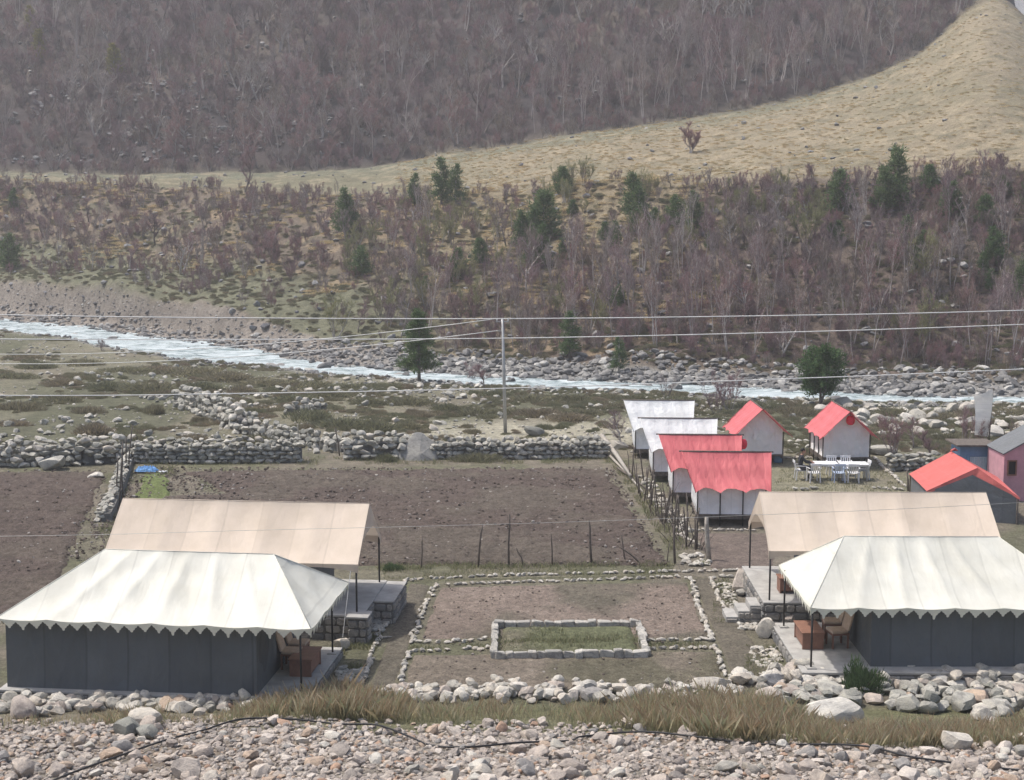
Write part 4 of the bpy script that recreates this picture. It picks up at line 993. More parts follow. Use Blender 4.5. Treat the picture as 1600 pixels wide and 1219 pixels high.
# ------------------------------------------------------------------ dry-stone walls
def dry_wall(label, pts, h, th, size=.32, group='dry stone walls', rubble=0.0, kind='wallstone', topk='pale', limit=295, back=True):
    pts = [Vector((p[0], p[1], 0)) for p in pts]; o = pts[0].copy(); o.z = terr(o.x, o.y)
    t = thing('dry_stone_wall', label, 'wall', o, 0, group); n = 0
    core = MB()
    for a, b in zip(pts, pts[1:]):
        d = (b - a); L_ = d.length; d.normalize(); nr_ = Vector((d.y, -d.x, 0)); ang = math.atan2(d.y, d.x)
        if nr_.y > 0 and abs(nr_.y) > .3: nr_ = -nr_
        za, zb = terr(a.x, a.y) - o.z, terr(b.x, b.y) - o.z
        i = len(core.v)
        v = []
        for p_, zz in ((a - o, za), (b - o, zb)):
            v += [(p_ + nr_ * th * .38).xy.to_3d() + Vector((0, 0, zz - .2)), (p_ - nr_ * th * .38).xy.to_3d() + Vector((0, 0, zz - .2)), (p_ - nr_ * th * .28).xy.to_3d() + Vector((0, 0, zz + h * .72)), (p_ + nr_ * th * .28).xy.to_3d() + Vector((0, 0, zz + h * .72))]
        core.add(v, [(0, 1, 2, 3), (7, 6, 5, 4), (0, 3, 7, 4), (3, 2, 6, 7), (2, 1, 5, 6), (1, 0, 4, 5)])
        rows_ = max(2, round(h / (size * .62))); rh = h / rows_
        sides = [(1, j) for j in range(rows_)] + [(0, rows_)] + ([(-1, j) for j in range(max(0, rows_ - 2), rows_)] if back else [])
        for sd, j in sides:
            s = rnd.uniform(0, size * .5)
            while s < L_:
                w = size * rnd.uniform(.6, 1.35); f = min(1, s / L_)
                p = a.lerp(b, f) - o; hz = (j + .45) * rh * (1 + rnd.uniform(-.1, .1))
                off = nr_ * (sd * th * (.46 - .1 * j / rows_) + rnd.gauss(0, .03 + rubble))
                zz = za + (zb - za) * f + hz + (rnd.gauss(0, .05) if sd == 0 else 0)
                if n < limit:
                    inst(rnd.choice(SV[topk if (sd == 0 and rnd.random() < .25) or rnd.random() < .05 else kind]), 'stone', (p.x + off.x, p.y + off.y, zz), (rnd.uniform(-.25, .25) * (1 + 3 * rubble), rnd.uniform(-.25, .25), ang + rnd.uniform(-.4, .4)), (w * 1.12, size * rnd.uniform(.7, 1.1), rh * rnd.uniform(.95, 1.35)), t); n += 1
                s += w * .95
    core.build('core', M['mortar'], t)
    return t
dry_wall('long straight dry-stone wall closing the ploughed field beside the blue tarp', [P(212, 722), P(330, 723), P(472, 721)], .95, .6, .34, limit=300)
dry_wall('dry-stone wall running from the pyramid boulder to the row tents', [P(676, 716), P(810, 716), P(948, 714)], .82, .55, .33)
dry_wall('tumbled wall section of large stones left of the pyramid boulder', [P(538, 716), P(590, 714), P(640, 714)], 1.0, .9, .42, rubble=.10)
dry_wall('wide rubble wall at the far edge of the left field', [P(-120, 728), P(30, 726), P(130, 724), P(208, 718)], .95, 1.3, .42, rubble=.16, topk='pale')
dry_wall('narrow dividing wall running from the rubble wall towards the tan tent', [P(203, 722), P(190, 760), P(174, 800), P(166, 815)], .42, .6, .27, rubble=.05, back=False)
g0 = [G(285, 632), G(322, 645), G(360, 662), G(382, 676)]
dry_wall('old tumbled wall climbing diagonally across the scrub meadow', g0, .95, 1.0, .45, rubble=.12)
g1 = [G(382, 676), G(430, 684), G(480, 694), G(540, 706)]
dry_wall('low tumbled wall joining the diagonal wall to the pyramid boulder', g1, .55, .9, .38, rubble=.14)
dry_wall('low ruined wall heap in the scrub beyond the diagonal wall', [G(455, 648), G(478, 642), G(505, 640)], .5, .9, .4, rubble=.2)
dry_wall('short retaining wall of stones beside the lawn of the gable tents', [P(1388, 735), P(1425, 733), P(1462, 731)], .55, .5, .34)

# ------------------------------------------------------------------ boulders with a look of their own
def boulder(label, px, py, w, h, kind='pale', d=None, seed=1, cuts=9, z=None, rz=None, flat_top=False):
    r = random.Random(seed); p = G(px, py) if z is None else P(px, py, z)
    me = stone_mesh('boulder', 500 + seed, M[{'river': 'river_stone'}.get(kind, kind)], cuts, 1, 3)
    o = inst(me, 'boulder', (p.x, p.y, p.z + h * .36), (r.uniform(-.15, .15), r.uniform(-.15, .15), r.uniform(0, 6) if rz is None else rz), (w, d or w * .8, h)); tag(o, label, 'boulder', 'single boulders'); return o
def pyramid():
    p = P(656, 716); mb = MB()
    v = [(-.86, -.25, -.1), (-.5, -.52, -.12), (.1, -.66, -.15), (.6, -.5, -.1), (.88, .0, -.1), (.5, .6, -.1), (-.5, .6, -.1), (-.16, .14, 1.27), (.10, .16, 1.20), (-.62, -.05, .62), (-.72, .1, .42), (.60, -.02, .70), (.80, .1, .40), (.05, -.50, .34), (.12, .5, 1.0), (-.4, .45, .7)]
    bm = bmesh.new()
    for q in v: bm.verts.new(q)
    bmesh.ops.convex_hull(bm, input=bm.verts); bmesh.ops.bevel(bm, geom=bm.edges[:], offset=.03, segments=1, affect='EDGES')
    r = random.Random(3)
    for q in bm.verts: q.co += Vector((r.uniform(-.01, .01), r.uniform(-.01, .01), r.uniform(-.01, .01)))
    me = bpy.data.meshes.new('boulder'); bm.to_mesh(me); bm.free(); me.materials.append(M['rock_grey'])
    tag(inst(me, 'boulder', (p.x, p.y, 0), (0, 0, 0), (1.32, 1.2, 1.0)), 'big grey pyramid-shaped boulder set in the field wall', 'boulder', 'single boulders')
pyramid()
boulder('squarish mossy boulder with a white cap on the lawn behind the field wall', 835, 681, 1.15, .62, 'wallstone', .8, 2, rz=.1)
boulder('dark rounded boulder in front of the rubble wall of the left field', 82, 734, 1.2, .75, 'wallstone', .9, 3, rz=.3)
boulder('flat white boulder lying on the left field near the dividing wall', 148, 748, .8, .34, 'pale', .6, 4, rz=0)
boulder('large rounded white-topped boulder on the path below the steps', 1193, 993, .60, .62, 'pale', .55, 5, z=0)
boulder('tall brown-grey boulder beside the raised right platform', 1159, 922, .62, .80, 'mixed', .6, 6, z=0)
boulder('small yellow boulder at the foot of the tall brown-grey boulder', 1160, 930, .42, .26, 'pale', .35, 7, z=0)
boulder('round reddish boulder against the crazy-stone platform front', 1232, 978, .48, .42, 'mixed', .4, 8, z=0)
boulder('white tie-down stone beside the left cream platform', 534, 1014, .38, .36, 'pale', .34, 9, z=0)
boulder('wedge of pale rock lying behind the white row tents', 965, 700, 1.1, .5, 'pale', .7, 10, rz=.2)
boulder('grey whaleback boulder beside the gable tent with the red bundle', 1378, 710, 1.5, .55, 'wallstone', .9, 11, rz=0)
boulder('broad white slab boulder in the grassy ditch', 1302, 1128, 1.35, .62, 'pale', .8, 12, rz=.05)
boulder('long flat white boulder at the end of the right garden path', 1113, 1078, 1.0, .42, 'pale', .6, 13, rz=0)
boulder('blue-grey rounded boulder among the white ones by the right path', 1208, 1076, .5, .46, 'scree', .45, 14)
boulder('pointed pale boulder on top of the stony bank', 1494, 1172, .62, .50, 'pale', .5, 15, rz=.2)
boulder('reddish boulder in the row below the garden', 868, 1082, .42, .36, 'mixed', .4, 17)
boulder('pale pointed boulder leaning on the stony bank below the left tent', 36, 1122, .85, .62, 'mixed', .6, 18)
for k, (x, y, w, h, lb) in enumerate(((228, 1136, .75, .5, 'large white angular boulder on the stony bank below the left tent'), (200, 1148, .62, .45, 'grey boulder leaning against the large white angular one'), (232, 1152, .6, .34, 'grey flat boulder under the large white angular one'),
        (36, 1215, .5, .42, 'sandy yellow boulder at the foot of the stony bank'), (1420, 1112, .62, .5, 'stack of grey cobbles in the grassy ditch'), (1505, 1110, .75, .5, 'dark grey rounded boulder on the ditch grass'))):
    boulder(lb, x, y, w, h, ('pale', 'wallstone', 'wallstone', 'mixed', 'wallstone', 'wallstone')[k], w * .8, 30 + k)

# row of big stones between tents and ditch
def stone_row(label, px0, px1, yfun, n, s0, s1, kind, spread, seed, group='rows of big loose stones below the tents'):
    r = random.Random(seed); c = G((px0 + px1) / 2, yfun((px0 + px1) / 2)); t = thing('stone_row', label, 'stone row', c, 0, group)
    for _ in range(n):
        px = r.uniform(px0, px1); p = G(px, yfun(px) + r.gauss(0, spread)) 
        s = r.uniform(s0, s1) * (1.25 if r.random() < .15 else 1)
        put_stone(kind if r.random() < .8 else 'mixed', t, p - c, s, .68, r=r, sink=.12)
        if r.random() < .3: put_stone(kind, t, p - c + Vector((r.uniform(-.1, .1), .05, s * .42)), s * .7, .65, r=r, sink=.1)
stone_row('row of white boulders along the front of the left platform', -60, 420, lambda x: 1109 - .012 * x, 125, .24, .44, 'pale', 6, 1)
stone_row('loose wall of pale boulders below the garden plots', 600, 1160, lambda x: 1087 - .004 * (x - 600), 160, .22, .42, 'pale', 6, 2)
stone_row('band of white boulders along the front of the right platform', 1150, 1680, lambda x: 1066 + .006 * (x - 1150), 170, .28, .55, 'pale', 8, 3)
stone_row('spill of grey boulders at the right end of the ditch', 1200, 1680, lambda x: 1092 + .01 * (x - 1200), 100, .25, .5, 'wallstone', 10, 4)
stone_row('pile of pale boulders at the right edge of the ditch', 1530, 1680, lambda x: 1098, 60, .3, .55, 'pale', 16, 5)

# ------------------------------------------------------------------ stony bank in front
def bank():
    r = random.Random(77); big = []; small = []
    def hose_gap(px, py): return False
    tries = 0
    while len(big) < 300:
        px, py = r.uniform(-60, 1660), 1219 + 25 - 135 * r.random() ** .8
        p = G(px, py)
        if p is None or p.y > 30.2: continue
        s = .13 + .28 * r.random() ** 2 + (.20 if py > 1180 else 0) * r.random()
        if any((p.x - q[0]) ** 2 + (p.y - q[1]) ** 2 < (.42 * (s + q[3])) ** 2 for q in big):
            tries += 1
            if tries < 6000: continue
        big.append((p.x, p.y, p.z, s))
    for x, y, z, s in big: put_stone('mixed' if r.random() < .8 else 'pale', ground, (x, y, z), s, .68, r=r, sink=.14, tilt=.45)
    for _ in range(17000):
        d = r.uniform(22.5, 30.6); u = r.uniform(-.40, .40); x = u * d
        if d > 29.2 and r.random() < .6 and u > -.16: continue
        small.append((x, d, terr(x, d), .04 + .15 * r.random() ** 2.0))
    for _ in range(2600):
        d = r.uniform(12, 22.5); u = r.uniform(-.5, .5); x = u * d; small.append((x, d, terr(x, d), .06 + .25 * r.random() ** 2))
    scatter_stones('bank_gravel', 'mixed', small, 'broken stones and gravel covering the near bank')
bank()
def hose():
    pix = [(60, 1240), (114, 1219), (251, 1164), (315, 1147), (377, 1134), (452, 1130), (530, 1135), (589, 1142), (640, 1160), (676, 1169), (734, 1175), (811, 1171), (889, 1162), (912, 1156), (1005, 1154), (1100, 1159), (1191, 1167), (1341, 1175), (1432, 1193), (1597, 1208), (1680, 1216)]
    pts = [G(x, y) + Vector((0, 0, .10 + .05 * math.sin(i * 1.9))) for i, (x, y) in enumerate(pix)]
    fin = []
    for i in range(len(pts) - 1):
        a, b, c, d = pts[max(i - 1, 0)], pts[i], pts[i + 1], pts[min(i + 2, len(pts) - 1)]
        for k in range(6):
            t_ = k / 6; fin.append(.5 * ((2 * b) + (c - a) * t_ + (2 * a - 5 * b + 4 * c - d) * t_ ** 2 + (3 * b - a - 3 * c + d) * t_ ** 3))
    o = MB().tube(fin, .021, 7).build('water_hose', M['hose'], None, True); tag(o, 'black water hose snaking across the near stony bank', 'hose')
hose()

# ------------------------------------------------------------------ posts, fence sticks, logs
def post(label, b, tp, r0=.035, mat='wood', group='wooden fence posts at the field edge', name='fence_post'):
    base = P(*b); base.z = 0; top_ = A(tp[0], tp[1], base.y + .02); v = top_ - base
    t = MB().tube([(0, 0, -.15), v * .45 + Vector((rnd.uniform(-.03, .03), 0, 0)), v * .8 + Vector((rnd.uniform(-.02, .02), 0, 0)), v], [r0 * 1.1, r0, r0 * .9, r0 * .75], 7).build(name, M[mat], None, True)
    t.location = base; tag(t, label, 'post', group)
for b, tp, r0, lb in (((658, 887), (660, 838), .022, 'thin short stake at the tent end of the field edge'), ((747, 886), (754, 819), .035, 'tilted wooden post at the field edge, bowed to one side'), ((795, 885), (796, 803), .035, 'tall straight wooden post at the field edge'),
        ((819, 884), (807, 856), .022, 'short leaning stick beside the tall straight post'), ((863, 883), (861, 834), .025, 'thin middle stake at the field edge'), ((925, 882), (920, 813), .04, 'thick dark post at the field edge, tilted back'),
        ((978, 878), (971, 836), .022, 'thin stake crossed by a fallen stick'), ((1009, 882), (964, 852), .025, 'fallen stick leaning far over at the field edge'), ((1042, 878), (1046, 850), .018, 'thin twig stake near the field corner'), ((1055, 881), (1053, 820), .04, 'post at the field corner by the row tents'),
        ((1108, 876), (1104, 808), .085, 'thick weathered gate post beside the right tan tent')):
    post(lb, b, tp, r0, 'palewood' if r0 > .08 else 'wood')
for b, tp, lb in (((186, 792), (192, 690), 'tall dark stake on the dividing wall, rear pair'), ((200, 742), (207, 664), 'tallest dark stake at the top of the dividing wall'), ((196, 745), (198, 683), 'dark stake beside the tallest one on the dividing wall'),
        ((183, 780), (184, 716), 'short dark stake on the dividing wall'), ((192, 778), (191, 706), 'straight dark stake on the dividing wall'), ((466, 700), (465, 662), 'pale stake at the end of the straight field wall'), ((531, 712), (524, 668), 'leaning stake in the gap between field walls')):
    post(lb, b, tp, .032, 'palewood' if 'pale' in lb else 'wood', 'stakes along the walls')
rf = random.Random(12)
for k in range(30):
    f = k / 29; px = 985 + (1082 - 985) * f + rf.uniform(-10, 14); py = 748 + (862 - 748) * f + rf.uniform(-6, 6)
    h = rf.uniform(40, 72) * (.75 + .25 * f)
    post('rough pole of the stick fence beside the ' + ('river-end white tent' if f < .25 else 'white tent next to a red one' if f < .5 else 'second red row tent' if f < .75 else 'red row tent next to the gate post'), (px, py), (px + rf.uniform(-9, 9), py - h), rf.uniform(.018, .034), 'wood', 'rough poles of the stick fence')
def log(label, a, b, r0, mat='palewood', dz=.12):
    a = P(*a); b = P(*b); a.z = b.z = 0; c = a.copy(); m = (a + b) / 2 - c
    o = MB().tube([(0, 0, dz), m + Vector((.06, .04, dz * .7)), b - c + Vector((0, 0, dz * .5))], [r0, r0 * .9, r0 * .6], 7).build('log', M[mat], None, True)
    o.location = c; tag(o, label, 'log', 'logs lying along the stick fence')
log('bleached log lying from the field wall towards the row tents', (940, 696), (985, 752), .12, dz=.5); log('thin bleached log lying along the field edge below the row tents', (952, 715), (1008, 775), .06)
log('dark thin log on the field side of the stick fence', (965, 735), (1012, 768), .05, 'wood'); log('grey branch lying behind the gate post', (1068, 845), (1095, 855), .05); log('bent branch lying at the field corner', (1052, 838), (1080, 846), .05)
log('forked dry branch lying on the left garden path', (588, 1000), (612, 996), .03, dz=.05)
# brush heap along the stick fence
def brush():
    r = random.Random(9); o = P(1068, 850); o.z = 0; mb = MB()
    for _ in range(60):
        f = r.random(); p = P(1030 + 55 * f, 800 + 62 * f); p.z = 0
        p = p - o + Vector((r.gauss(0, .25), r.gauss(0, .2), 0)); v = Vector((r.uniform(-.5, .5), r.uniform(-.4, .4), r.uniform(.4, 1.3)))
        mb.tube([p, p + v * .5 + Vector((r.uniform(-.1, .1), 0, 0)), p + v], [.018, .013, .006], 4)
    ob = mb.build('brushwood', M['wood'], None); ob.location = o; tag(ob, 'tangle of dry brushwood stuffed into the stick fence', 'brushwood', kind='stuff')
brush()
# blue tarp bundle
def tarp():
    p = P(229, 738); p.z = .05; r = random.Random(4); mb = MB()
    def fn(u, v):
        x = (u - .5) * .95; y = (v - .5) * .6; e = max(0, 1 - (2 * u - 1) ** 4) * max(0, 1 - (2 * v - 1) ** 4)
        return (x + .05 * math.sin(17 * v), y, .02 + e * (.16 + .12 * wob(x * 2, y * 3, 0, 3.3) + .05 * math.sin(23 * u + 9 * v)))
    mb.grid(fn, 36, 24); o = mb.build('blue_tarp', M['bluetarp'], None, False); o.location = p; tag(o, 'crumpled blue tarp on the grass by the field wall', 'tarp')
    q = P(254, 741); m2 = MB(); m2.grid(lambda u, v: ((u - .5) * .4 + .05 * math.sin(9 * v), (v - .5) * .25, .06 + .05 * wob(u, v, 0, 5)), 10, 8); o = m2.build('plastic_scrap', M['plastic'], None); o.location = (q.x, q.y, .06); tag(o, 'scrap of white plastic beside the blue tarp', 'litter')
tarp()

# ------------------------------------------------------------------ utility pole and wires
up = G(790, 678)
t = thing('utility_pole', 'grey steel utility pole standing on the lawn behind the field wall', 'utility pole', up)
tv = A(785, 499, up.y) - up
MB().tube([(0, 0, -.4), tv * .5, tv], [.10, .085, .065], 12).build('pole', M['steel'], t, True)
MB().bar(tv + Vector((-.35, 0, -.12)), tv + Vector((.35, 0, -.12)), .06).build('crossarm', M['steel'], t)
for x in (-.3, .3): MB().tube([tv + Vector((x, 0, -.09)), tv + Vector((x, 0, -.04)), tv + Vector((x, 0, .02)), tv + Vector((x, 0, .05))], [.025, .045, .045, .02], 8).build('insulator', M['plastic'], t, True)
MB().bar(tv + Vector((-.25, 0, -.62)), tv + Vector((.05, 0, -.62)), .05).build('lower_arm', M['steel'], t)
def wire(label, pix, d, r0=.0085, sag=0.0, group='power lines'):
    """pix: points (px, py, distance)"""
    pts = [A(x, y, dd) for x, y, dd in pix]; fin = []
    for i in range(len(pts) - 1):
        a, b, c, e = pts[max(i - 1, 0)], pts[i], pts[i + 1], pts[min(i + 2, len(pts) - 1)]
        for k in range(12):
            q = k / 12; fin.append(.5 * ((2 * b) + (c - a) * q + (2 * a - 5 * b + 4 * c - e) * q ** 2 + (3 * b - a - 3 * c + e) * q ** 3))
    fin.append(pts[-1]); o = fin[0].copy()
    w = MB().tube([p - o for p in fin], r0, 5).build('overhead_wire', M['wire' if r0 > .005 else 'steel'], None, True); w.location = o; tag(w, label, 'wire', group)
wire('uppermost overhead wire crossing the whole valley view', [(-900, 472, 22), (0, 492, 22), (400, 497, 22), (800, 498, 22), (1200, 493.5, 22), (1600, 485, 22), (2500, 455, 22)], 22)
wire('second overhead wire crossing below the uppermost one', [(-900, 524, 22.3), (0, 530, 22.3), (420, 530.5, 22.3), (800, 528.5, 22.3), (1200, 520, 22.3), (1600, 507, 22.3), (2500, 470, 22.3)], 22)
wire('third overhead wire crossing just in front of the white tent tops', [(-900, 610, 22.6), (0, 618, 22.6), (400, 614.5, 22.6), (800, 606.5, 22.6), (1200, 593, 22.6), (1600, 576.5, 22.6), (2500, 530, 22.6)], 22)
wire('lowest thin wire passing in front of the tan tents', [(-900, 845, 22.9), (0, 838, 22.9), (400, 828.5, 22.9), (800, 818.5, 22.9), (1200, 804, 22.9), (1600, 785, 22.9), (2500, 730, 22.9)], 22, .0035)
a = up + tv + Vector((-.3, 0, .03)); b = up + tv + Vector((-.22, 0, -.6))
def wire3(label, p0, pix):
    p1 = A(*pix); fin = [p0.lerp(p1, k / 20) - Vector((0, 0, .9 * 4 * (k / 20) * (1 - k / 20))) - p0 for k in range(21)]
    w = MB().tube(fin, .022, 5).build('overhead_wire', M['wire'], None, True); w.location = p0; tag(w, label, 'wire', 'power lines')
wire3('wire running from the top of the utility pole towards the river side', a, (-160, 548, 104)); wire3('wire running from the lower arm of the utility pole', b, (-160, 562, 104))
def guy(label, a, b):
    o = MB().tube([(0, 0, 0), Vector(b) - Vector(a)], .008, 5).build('guy_rope', M['wire'], None); o.location = a; tag(o, label, 'rope', 'tent guy ropes')
guy('white guy rope from the left tan roof down to the tie-down stone', (-4.45, 37.85, 2.0), (P(537, 1006).x, P(537, 1006).y - .2, .25))
# ------------------------------------------------------------------ vegetation meshes
def strips(segs, w0, w1, r):
    """thin triangles along segments -> verts, faces"""
    V, Fs = [], []
    for a, b in segs:
        d = (b - a).normalized(); s = d.cross(Vector((r.gauss(0, 1), r.gauss(0, 1), r.gauss(0, 1)))).normalized()
        i = len(V); V += [a - s * w0, a + s * w0, b]; Fs.append((i, i + 1, i + 2))
    return V, Fs
def bare_tree(seed, h, stems, spread, ntw, tw_len, tw_w, lean=.1, bend=.3, forks=7, r0=.06, low=.3):
    r = random.Random(seed); tr = MB(); ends = []
    def limb(p, d, L_, rad, depth):
        pts = [p]; n = 4 if depth < 2 else 3; cur = p.copy(); dd = d.copy()
        for i in range(n):
            dd = (dd + Vector((r.gauss(0, bend * .35), r.gauss(0, bend * .35), r.gauss(.06, bend * .2)))).normalized(); cur = cur + dd * L_ / n; pts.append(cur.copy())
        tr.tube(pts, [rad * (1 - .72 * i / n) for i in range(n + 1)], 5 if depth == 0 else 3)
        for i in range(n):
            ends.append((pts[i], pts[i + 1], depth))
        if depth < 2:
            k = forks if depth == 0 else 3
            for j in range(k):
                f = low + (1 - low) * (j + r.random()) / k if depth == 0 else r.uniform(.25, 1)
                q = min(n - 1, int(f * n)); bp = pts[q].lerp(pts[q + 1], f * n - q if f < 1 else 1)
                az = r.uniform(0, 6.28); out = Vector((math.cos(az), math.sin(az), r.uniform(.35, 1.1) / max(.4, spread)))
                nd_ = (out.normalized() * .8 * spread + dd * .6).normalized()
                limb(bp, nd_, L_ * (.5 if depth == 0 else .55) * r.uniform(.6, 1.1) * (1.15 - .5 * f * (depth == 0)), rad * .48, depth + 1)
    for s in range(stems):
        az = r.uniform(0, 6.28); k = r.uniform(.3, 1) * (lean + .12 * (stems > 1))
        limb(Vector((math.cos(az) * .12 * (stems > 1), math.sin(az) * .12 * (stems > 1), -.25)), Vector((math.cos(az) * k, math.sin(az) * k, 1)).normalized(), h * r.uniform(.72, 1), r0 * r.uniform(.7, 1), 0)
    segs = []; wt = [e for e in ends if e[2] > 0] or ends
    for _ in range(ntw):
        a, b, dp = r.choice(wt); p = a.lerp(b, r.random()); d = (b - a).normalized()
        v = (d * .7 + Vector((r.gauss(0, .6), r.gauss(0, .6), r.gauss(.25, .5)))).normalized() * tw_len * r.uniform(.4, 1.2)
        segs.append((p, p + v))
    V, Fs = strips(segs, tw_w, tw_w, r)
    return tr, V, Fs
def mesh_pair(name, tr, V, Fs, bark, twig):
    m1 = tr.mesh('trunk', M[bark], True); mb = MB(); mb.add(V, Fs); m2 = mb.mesh('crown', M[twig])
    j = MB(); j.v = list(tr.v); j.f = list(tr.f); j.m = [0] * len(tr.f); j.add(V, Fs, 1); m3 = j.mesh(name, [M[bark], M[twig]])
    return m1, m2, m3
TR = {}
TR['birch'] = [mesh_pair('birch', *bare_tree(10 + i, 5.2, 1 + i % 3, .7, 1150, .5, .0075, .12, .16, 8, .062, .45), 'tree_bark_pale', 'twig') for i in range(5)]
TR['spread'] = [mesh_pair('spreading_tree', *bare_tree(40 + i, 4.2, 1 + i % 2, 1.15, 1500, .45, .009, .3, .55, 8, .13, .2), 'tree_bark', 'twig') for i in range(5)]
TR['shrub'] = [mesh_pair('shrub', *bare_tree(70 + i, 2.2, 5, .8, 1200, .36, .009, .5, .3, 4, .03, .2), 'tree_bark', 'twig') for i in range(3)]
TR['olive'] = [mesh_pair('willow', *bare_tree(90 + i, 3.0, 4, .8, 2200, .32, .011, .35, .3, 6, .05, .2), 'tree_bark', 'twig_olive') for i in range(3)]
def pine(seed, h, rad, whorls, dens, base=.12, trunk2=False, round_=False, needle='needles'):
    r = random.Random(seed); tr = MB(); V, Fs, Cc = [], [], []
    tr.tube([(0, 0, -.3), (.03, 0, h * .5), (0, 0, h * .97)], [h * .022 + .02, h * .014 + .015, .012], 7)
    if trunk2: tr.tube([(.12, .05, -.3), (-.45, .1, h * .3), (-.6, .1, h * .6)], [.09, .07, .03], 6)
    for w in range(whorls):
        f = base + (1 - base) * (w + r.uniform(-.3, .3)) / whorls; z = h * min(.98, max(base, f))
        prof = (1 - f) ** .75 + .10 if not round_ else math.sqrt(max(.05, 1 - ((f - .55) / .52) ** 2))
        nb = r.randint(5, 8)
        for k in range(nb):
            az = r.uniform(0, 6.28); L_ = rad * prof * r.uniform(.6, 1.1); up_ = r.uniform(.0, .35) if not round_ else r.uniform(-.1, .5)
            d = Vector((math.cos(az), math.sin(az), up_)).normalized(); a = Vector((0, 0, z)); b = a + d * L_
            tr.tube([a, b], [.018, .006], 3)
            for _ in range(int(dens * (.35 + L_ / rad))):
                q = r.uniform(.25, 1.05); p = a.lerp(b, q) + Vector((r.gauss(0, .07), r.gauss(0, .07), r.gauss(.02, .07))) * (1 + rad * .4)
                n_ = (d * .6 + Vector((r.gauss(0, .6), r.gauss(0, .6), r.gauss(.5, .5)))).normalized(); s_ = n_.cross(Vector((r.gauss(0, 1), r.gauss(0, 1), r.gauss(0, 1)))).normalized()
                ln = r.uniform(.14, .30); i = len(V); V += [p - s_ * .034, p + s_ * .034, p + n_ * ln]; Fs.append((i, i + 1, i + 2))
                c = r.uniform(.7, 1.3); Cc += [(c, c, c)] * 3
    m2 = np_mesh('crown', np.array([tuple(v) for v in V]), np.array(Fs), M[needle], vcols=np.array(Cc))
    return tr.mesh('trunk', M['tree_bark'], True), m2
TR['pine'] = [pine(200 + i, 3.6, 1.1, 13, 34) for i in range(3)]
TR['bushpine'] = [pine(220 + i, 2.4, 1.1, 11, 38, .02) for i in range(2)]
TR['yellow'] = [pine(240, 3.2, 1.0, 12, 40, .1, needle='needles_yellow')]
def plant(kind, name, label, cat, p, sc, group=None, i=None, rz=None, squash=1.0):
    v = TR[kind][rnd.randrange(len(TR[kind])) if i is None else i]
    t = thing(name, label, cat, p, rnd.uniform(0, 6.28) if rz is None else rz, group); t.scale = (sc, sc, sc * squash)
    for me, nm in ((v[0], 'trunk'), (v[1], 'crown')):
        o = bpy.data.objects.new(nm, me); col.objects.link(o); o.parent = t
    return t
# named conifers
TR['riverpine'] = [pine(301, 5.1, 1.6, 19, 62, .16)]; TR['roundpine'] = [pine(302, 3.5, 1.5, 16, 70, .22, True, True)]
plant('riverpine', 'pine_tree', 'dark conical pine standing alone on the near river bank', 'tree', G(655, 597), 1.0, i=0)
plant('roundpine', 'pine_tree', 'round-headed pine with forked trunk between river and gable tents', 'tree', G(1282, 634), 1.0, i=0)
for x, y, s, k, lb in ((540, 372, 1.5, 'pine', 'young pine standing alone at the top of the gorge bank'), (690, 322, 1.5, 'pine', 'pine in the clump at the meadow edge above the pale birches'), (712, 322, 1.3, 'pine', 'smaller pine in the clump at the meadow edge'), (648, 325, 1.1, 'pine', 'half-hidden pine beside the pine clump'),
        (850, 372, 1.9, 'bushpine', 'broad dark pine on the upper gorge bank'), (988, 345, 1.3, 'pine', 'green pine below the open meadow edge'), (1022, 362, .9, 'bushpine', 'small bushy pine below the meadow edge'), (945, 375, .7, 'bushpine', 'low bushy pine on the tussock slope'), (895, 335, .6, 'bushpine', 'tiny pine on the tussock slope'),
        (1310, 330, 1.5, 'bushpine', 'broad pine under the meadow rim'), (1400, 330, 1.6, 'pine', 'tall pine rising over the meadow rim'), (1380, 335, 1.2, 'pine', 'pine leaning beside the rim pine'), (1450, 300, 1.0, 'bushpine', 'low pine on the meadow rim'), (14, 418, 1.7, 'bushpine', 'broad pine on the grassy flat above the gravel bank'),
        (22, 330, .9, 'pine', 'small pine at the terrace edge'), (565, 430, 1.2, 'bushpine', 'bushy pine half way down the gorge bank'), (750, 412, 1.0, 'bushpine', 'bushy green pine among reddish birches'), (890, 560, 1.05, 'pine', 'thin pine at the foot of the gorge bank'), (967, 582, .75, 'pine', 'short pine on the far river stones'), (1600, 480, 1.2, 'pine', 'pine at the foot of the birch wood')):
    p = G(x, y)
    if p: plant(k, 'pine_tree', lb, 'tree', p, s, 'young pines on the gorge bank')
rq = random.Random(88); np_ = 0
while np_ < 34:
    u = rq.uniform(-.10, .38); f = rq.uniform(.25, .97); d0, d1 = curve_at(10, u) + 2, curve_at(12, u); d = d0 + (d1 - d0) * f; x = u * d
    if float(fbm(x / 10, d / 7, 181, 2)) < .46: continue
    k = 'bushpine' if rq.random() < .6 else 'pine'; sc_ = rq.uniform(.5, 1.25)
    plant(k, 'pine_tree', ('low bushy' if k == 'bushpine' else 'slim young') + ' pine among the bare trees, ' + ('just under the meadow rim' if f > .75 else 'half way up the gorge bank' if f > .45 else 'low on the gorge bank'), 'tree', (x, d, terr(x, d)), sc_, 'small pines mixed into the gorge wood'); np_ += 1
for x, y, s, lb in ((178, 122, 1.35, 'yellow-green conifer standing alone in the bare mountain wood'), (62, 95, 1.3, 'yellowish conifer in the bare mountain wood, upper one'), (48, 50, 1.1, 'yellowish conifer high in the bare mountain wood')):
    p = G(x, y)
    if p: plant('yellow', 'yellow_conifer', lb, 'tree', p, s * 1.4, 'yellow-green conifers')
